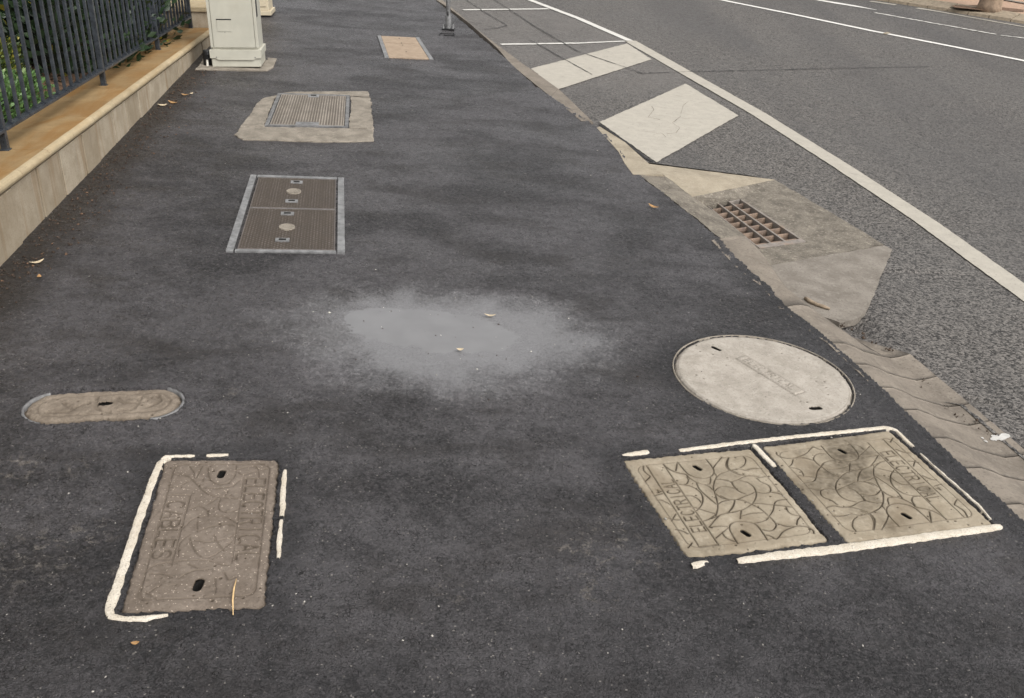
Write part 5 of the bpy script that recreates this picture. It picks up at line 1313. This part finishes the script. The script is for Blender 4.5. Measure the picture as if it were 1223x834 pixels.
sx_ = [Vector(p) for p in [(-0.617, 1.705, 0.008), (-0.613, 1.671, 0.008), (-0.605, 1.635, 0.008), (-0.590, 1.588, 0.008)]]
o = MB().tube([p - sx_[0] for p in sx_], [.0012, .0022, .0022, .001], 6).build('straw', P['straw'], loc=tuple(sx_[0] + Vector((0, 0, .0035))), smooth=True)
tag(o, 'curved straw coloured grass stalk lying across the lower edge of the brown lid', 'straw')
tw = [Vector(p) for p in [(1.284, 3.839, -0.075), (1.298, 3.802, -0.075), (1.321, 3.776, -0.075), (1.346, 3.759, -0.075), (1.367, 3.741, -0.075)]]
o = MB().tube([p - tw[0] for p in tw], [.008, .010, .008, .009, .005], 8).build('twig', P['twig'], loc=tuple(tw[0]), smooth=True)
tag(o, 'short crooked twig resting on the concrete wing below the drain', 'twig')

def grit(name, pts, sizes, mat, zf=None):
    """small stones: squashed octahedra, each turned its own way"""
    n = len(pts); base = np.array([(1, 0, 0), (0, 1, 0), (-1, 0, 0), (0, -1, 0), (0, 0, .7), (0, 0, -.7)])
    a = rng.random(n) * 6.28; c, s = np.cos(a), np.sin(a); st = .6 + .8 * rng.random((n, 2))
    B = np.repeat(base[None], n, 0) + rng.normal(0, .18, (n, 6, 3)); B[..., 0] *= st[:, :1]; B[..., 1] *= st[:, 1:]
    R_ = np.stack([B[..., 0] * c[:, None] - B[..., 1] * s[:, None], B[..., 0] * s[:, None] + B[..., 1] * c[:, None], B[..., 2]], -1) * np.asarray(sizes)[:, None, None]
    V = (R_ + np.asarray(pts)[:, None, :]).reshape(-1, 3); f = np.array([(0, 1, 4), (1, 2, 4), (2, 3, 4), (3, 0, 4), (1, 0, 5), (2, 1, 5), (3, 2, 5), (0, 3, 5)])
    F = (np.arange(n)[:, None, None] * 6 + f[None]).reshape(-1, 3)
    return mesh_np(name, V, F, mat)
def litter(name, label, pts, sizes, mat):
    o = grit(name, pts, sizes, mat); o['kind'] = 'stuff'; o['label'] = label; return o
def hz_(x, y):
    z, _ = path_height(np.array(x), np.array(y)); return np.where(z < -.03, .004, z)
n = 900; ty = 2.2 + 5.0 * rng.random(n); bxw = np.interp(ty, [base[0][1], base[2][1]], [base[0][0], base[2][0]]) - np.maximum(0, base[0][1] - ty) * -.12
tx_ = bxw + .012 + np.abs(rng.normal(0, .085, n)); litter('soil_crumbs', 'dark soil crumbs and grit washed along the base of the wall', np.stack([tx_, ty, hz_(tx_, ty) + .001], -1), .003 + .006 * rng.random(n) ** 2, P['soil'])
n = 280; ty = 2.6 + 4.6 * rng.random(n); bxw = np.interp(ty, [base[0][1], base[2][1]], [base[0][0], base[2][0]])
tx_ = bxw + .02 + np.abs(rng.normal(0, .13, n)); litter('leaf_crumbs', 'pale leaf crumbs and chips along the base of the wall', np.stack([tx_, ty, hz_(tx_, ty) + .001], -1), .002 + .006 * rng.random(n) ** 2.6, P['mulch'])
n = 520; tx_ = -2.0 + 3.4 * rng.random(n); ty = 1.2 + 5.5 * rng.random(n) ** 1.5
ok = tx_ < kerb_x(ty) - .02; tx_, ty = tx_[ok], ty[ok]
litter('loose_grit', 'loose pale grit scattered over the asphalt', np.stack([tx_, ty, hz_(tx_, ty) + .001], -1), .0008 + .0028 * rng.random(len(tx_)) ** 3, P['pebble'])
n = 26; tx_ = rng.normal(-.22, .34, n); ty = rng.normal(3.15, .2, n)
litter('pale_chips', 'white chips and bits lying in and around the puddle', np.stack([tx_, ty, np.maximum(hz_(tx_, ty), -.0085) + .0005], -1), .0012 + .0042 * rng.random(n) ** 3, P['whitebit'])
n = 70; tx_ = rng.normal(-.15, .4, n); ty = rng.normal(3.08, .28, n)
litter('dark_chips', 'dark asphalt crumbs on the grey silt round the puddle', np.stack([tx_, ty, np.maximum(hz_(tx_, ty), -.0085) + .0005], -1), .001 + .0035 * rng.random(n) ** 2, P['soil'])
q_ = np.array([(1.445, 3.547, -0.088), (1.460, 3.503, -0.088), (1.475, 3.461, -0.088), (1.524, 3.410, -0.088), (1.523, 3.108, -0.088), (1.593, 2.973, -0.088), (1.627, 2.921, -0.088), (1.647, 2.879, -0.088), (1.675, 2.818, -0.088), (1.382, 3.599, -0.088), (1.415, 3.588, -0.088), (1.568, 3.165, -0.088)])
q_ = np.concatenate([q_ + rng.normal(0, .012, q_.shape) * [1, 1, 0] for _ in range(7)])
litter('gutter_grit', 'dark grit collected in the channel below the kerb', q_ + [0, 0, .004], .002 + .006 * rng.random(len(q_)) ** 2, P['soil'])
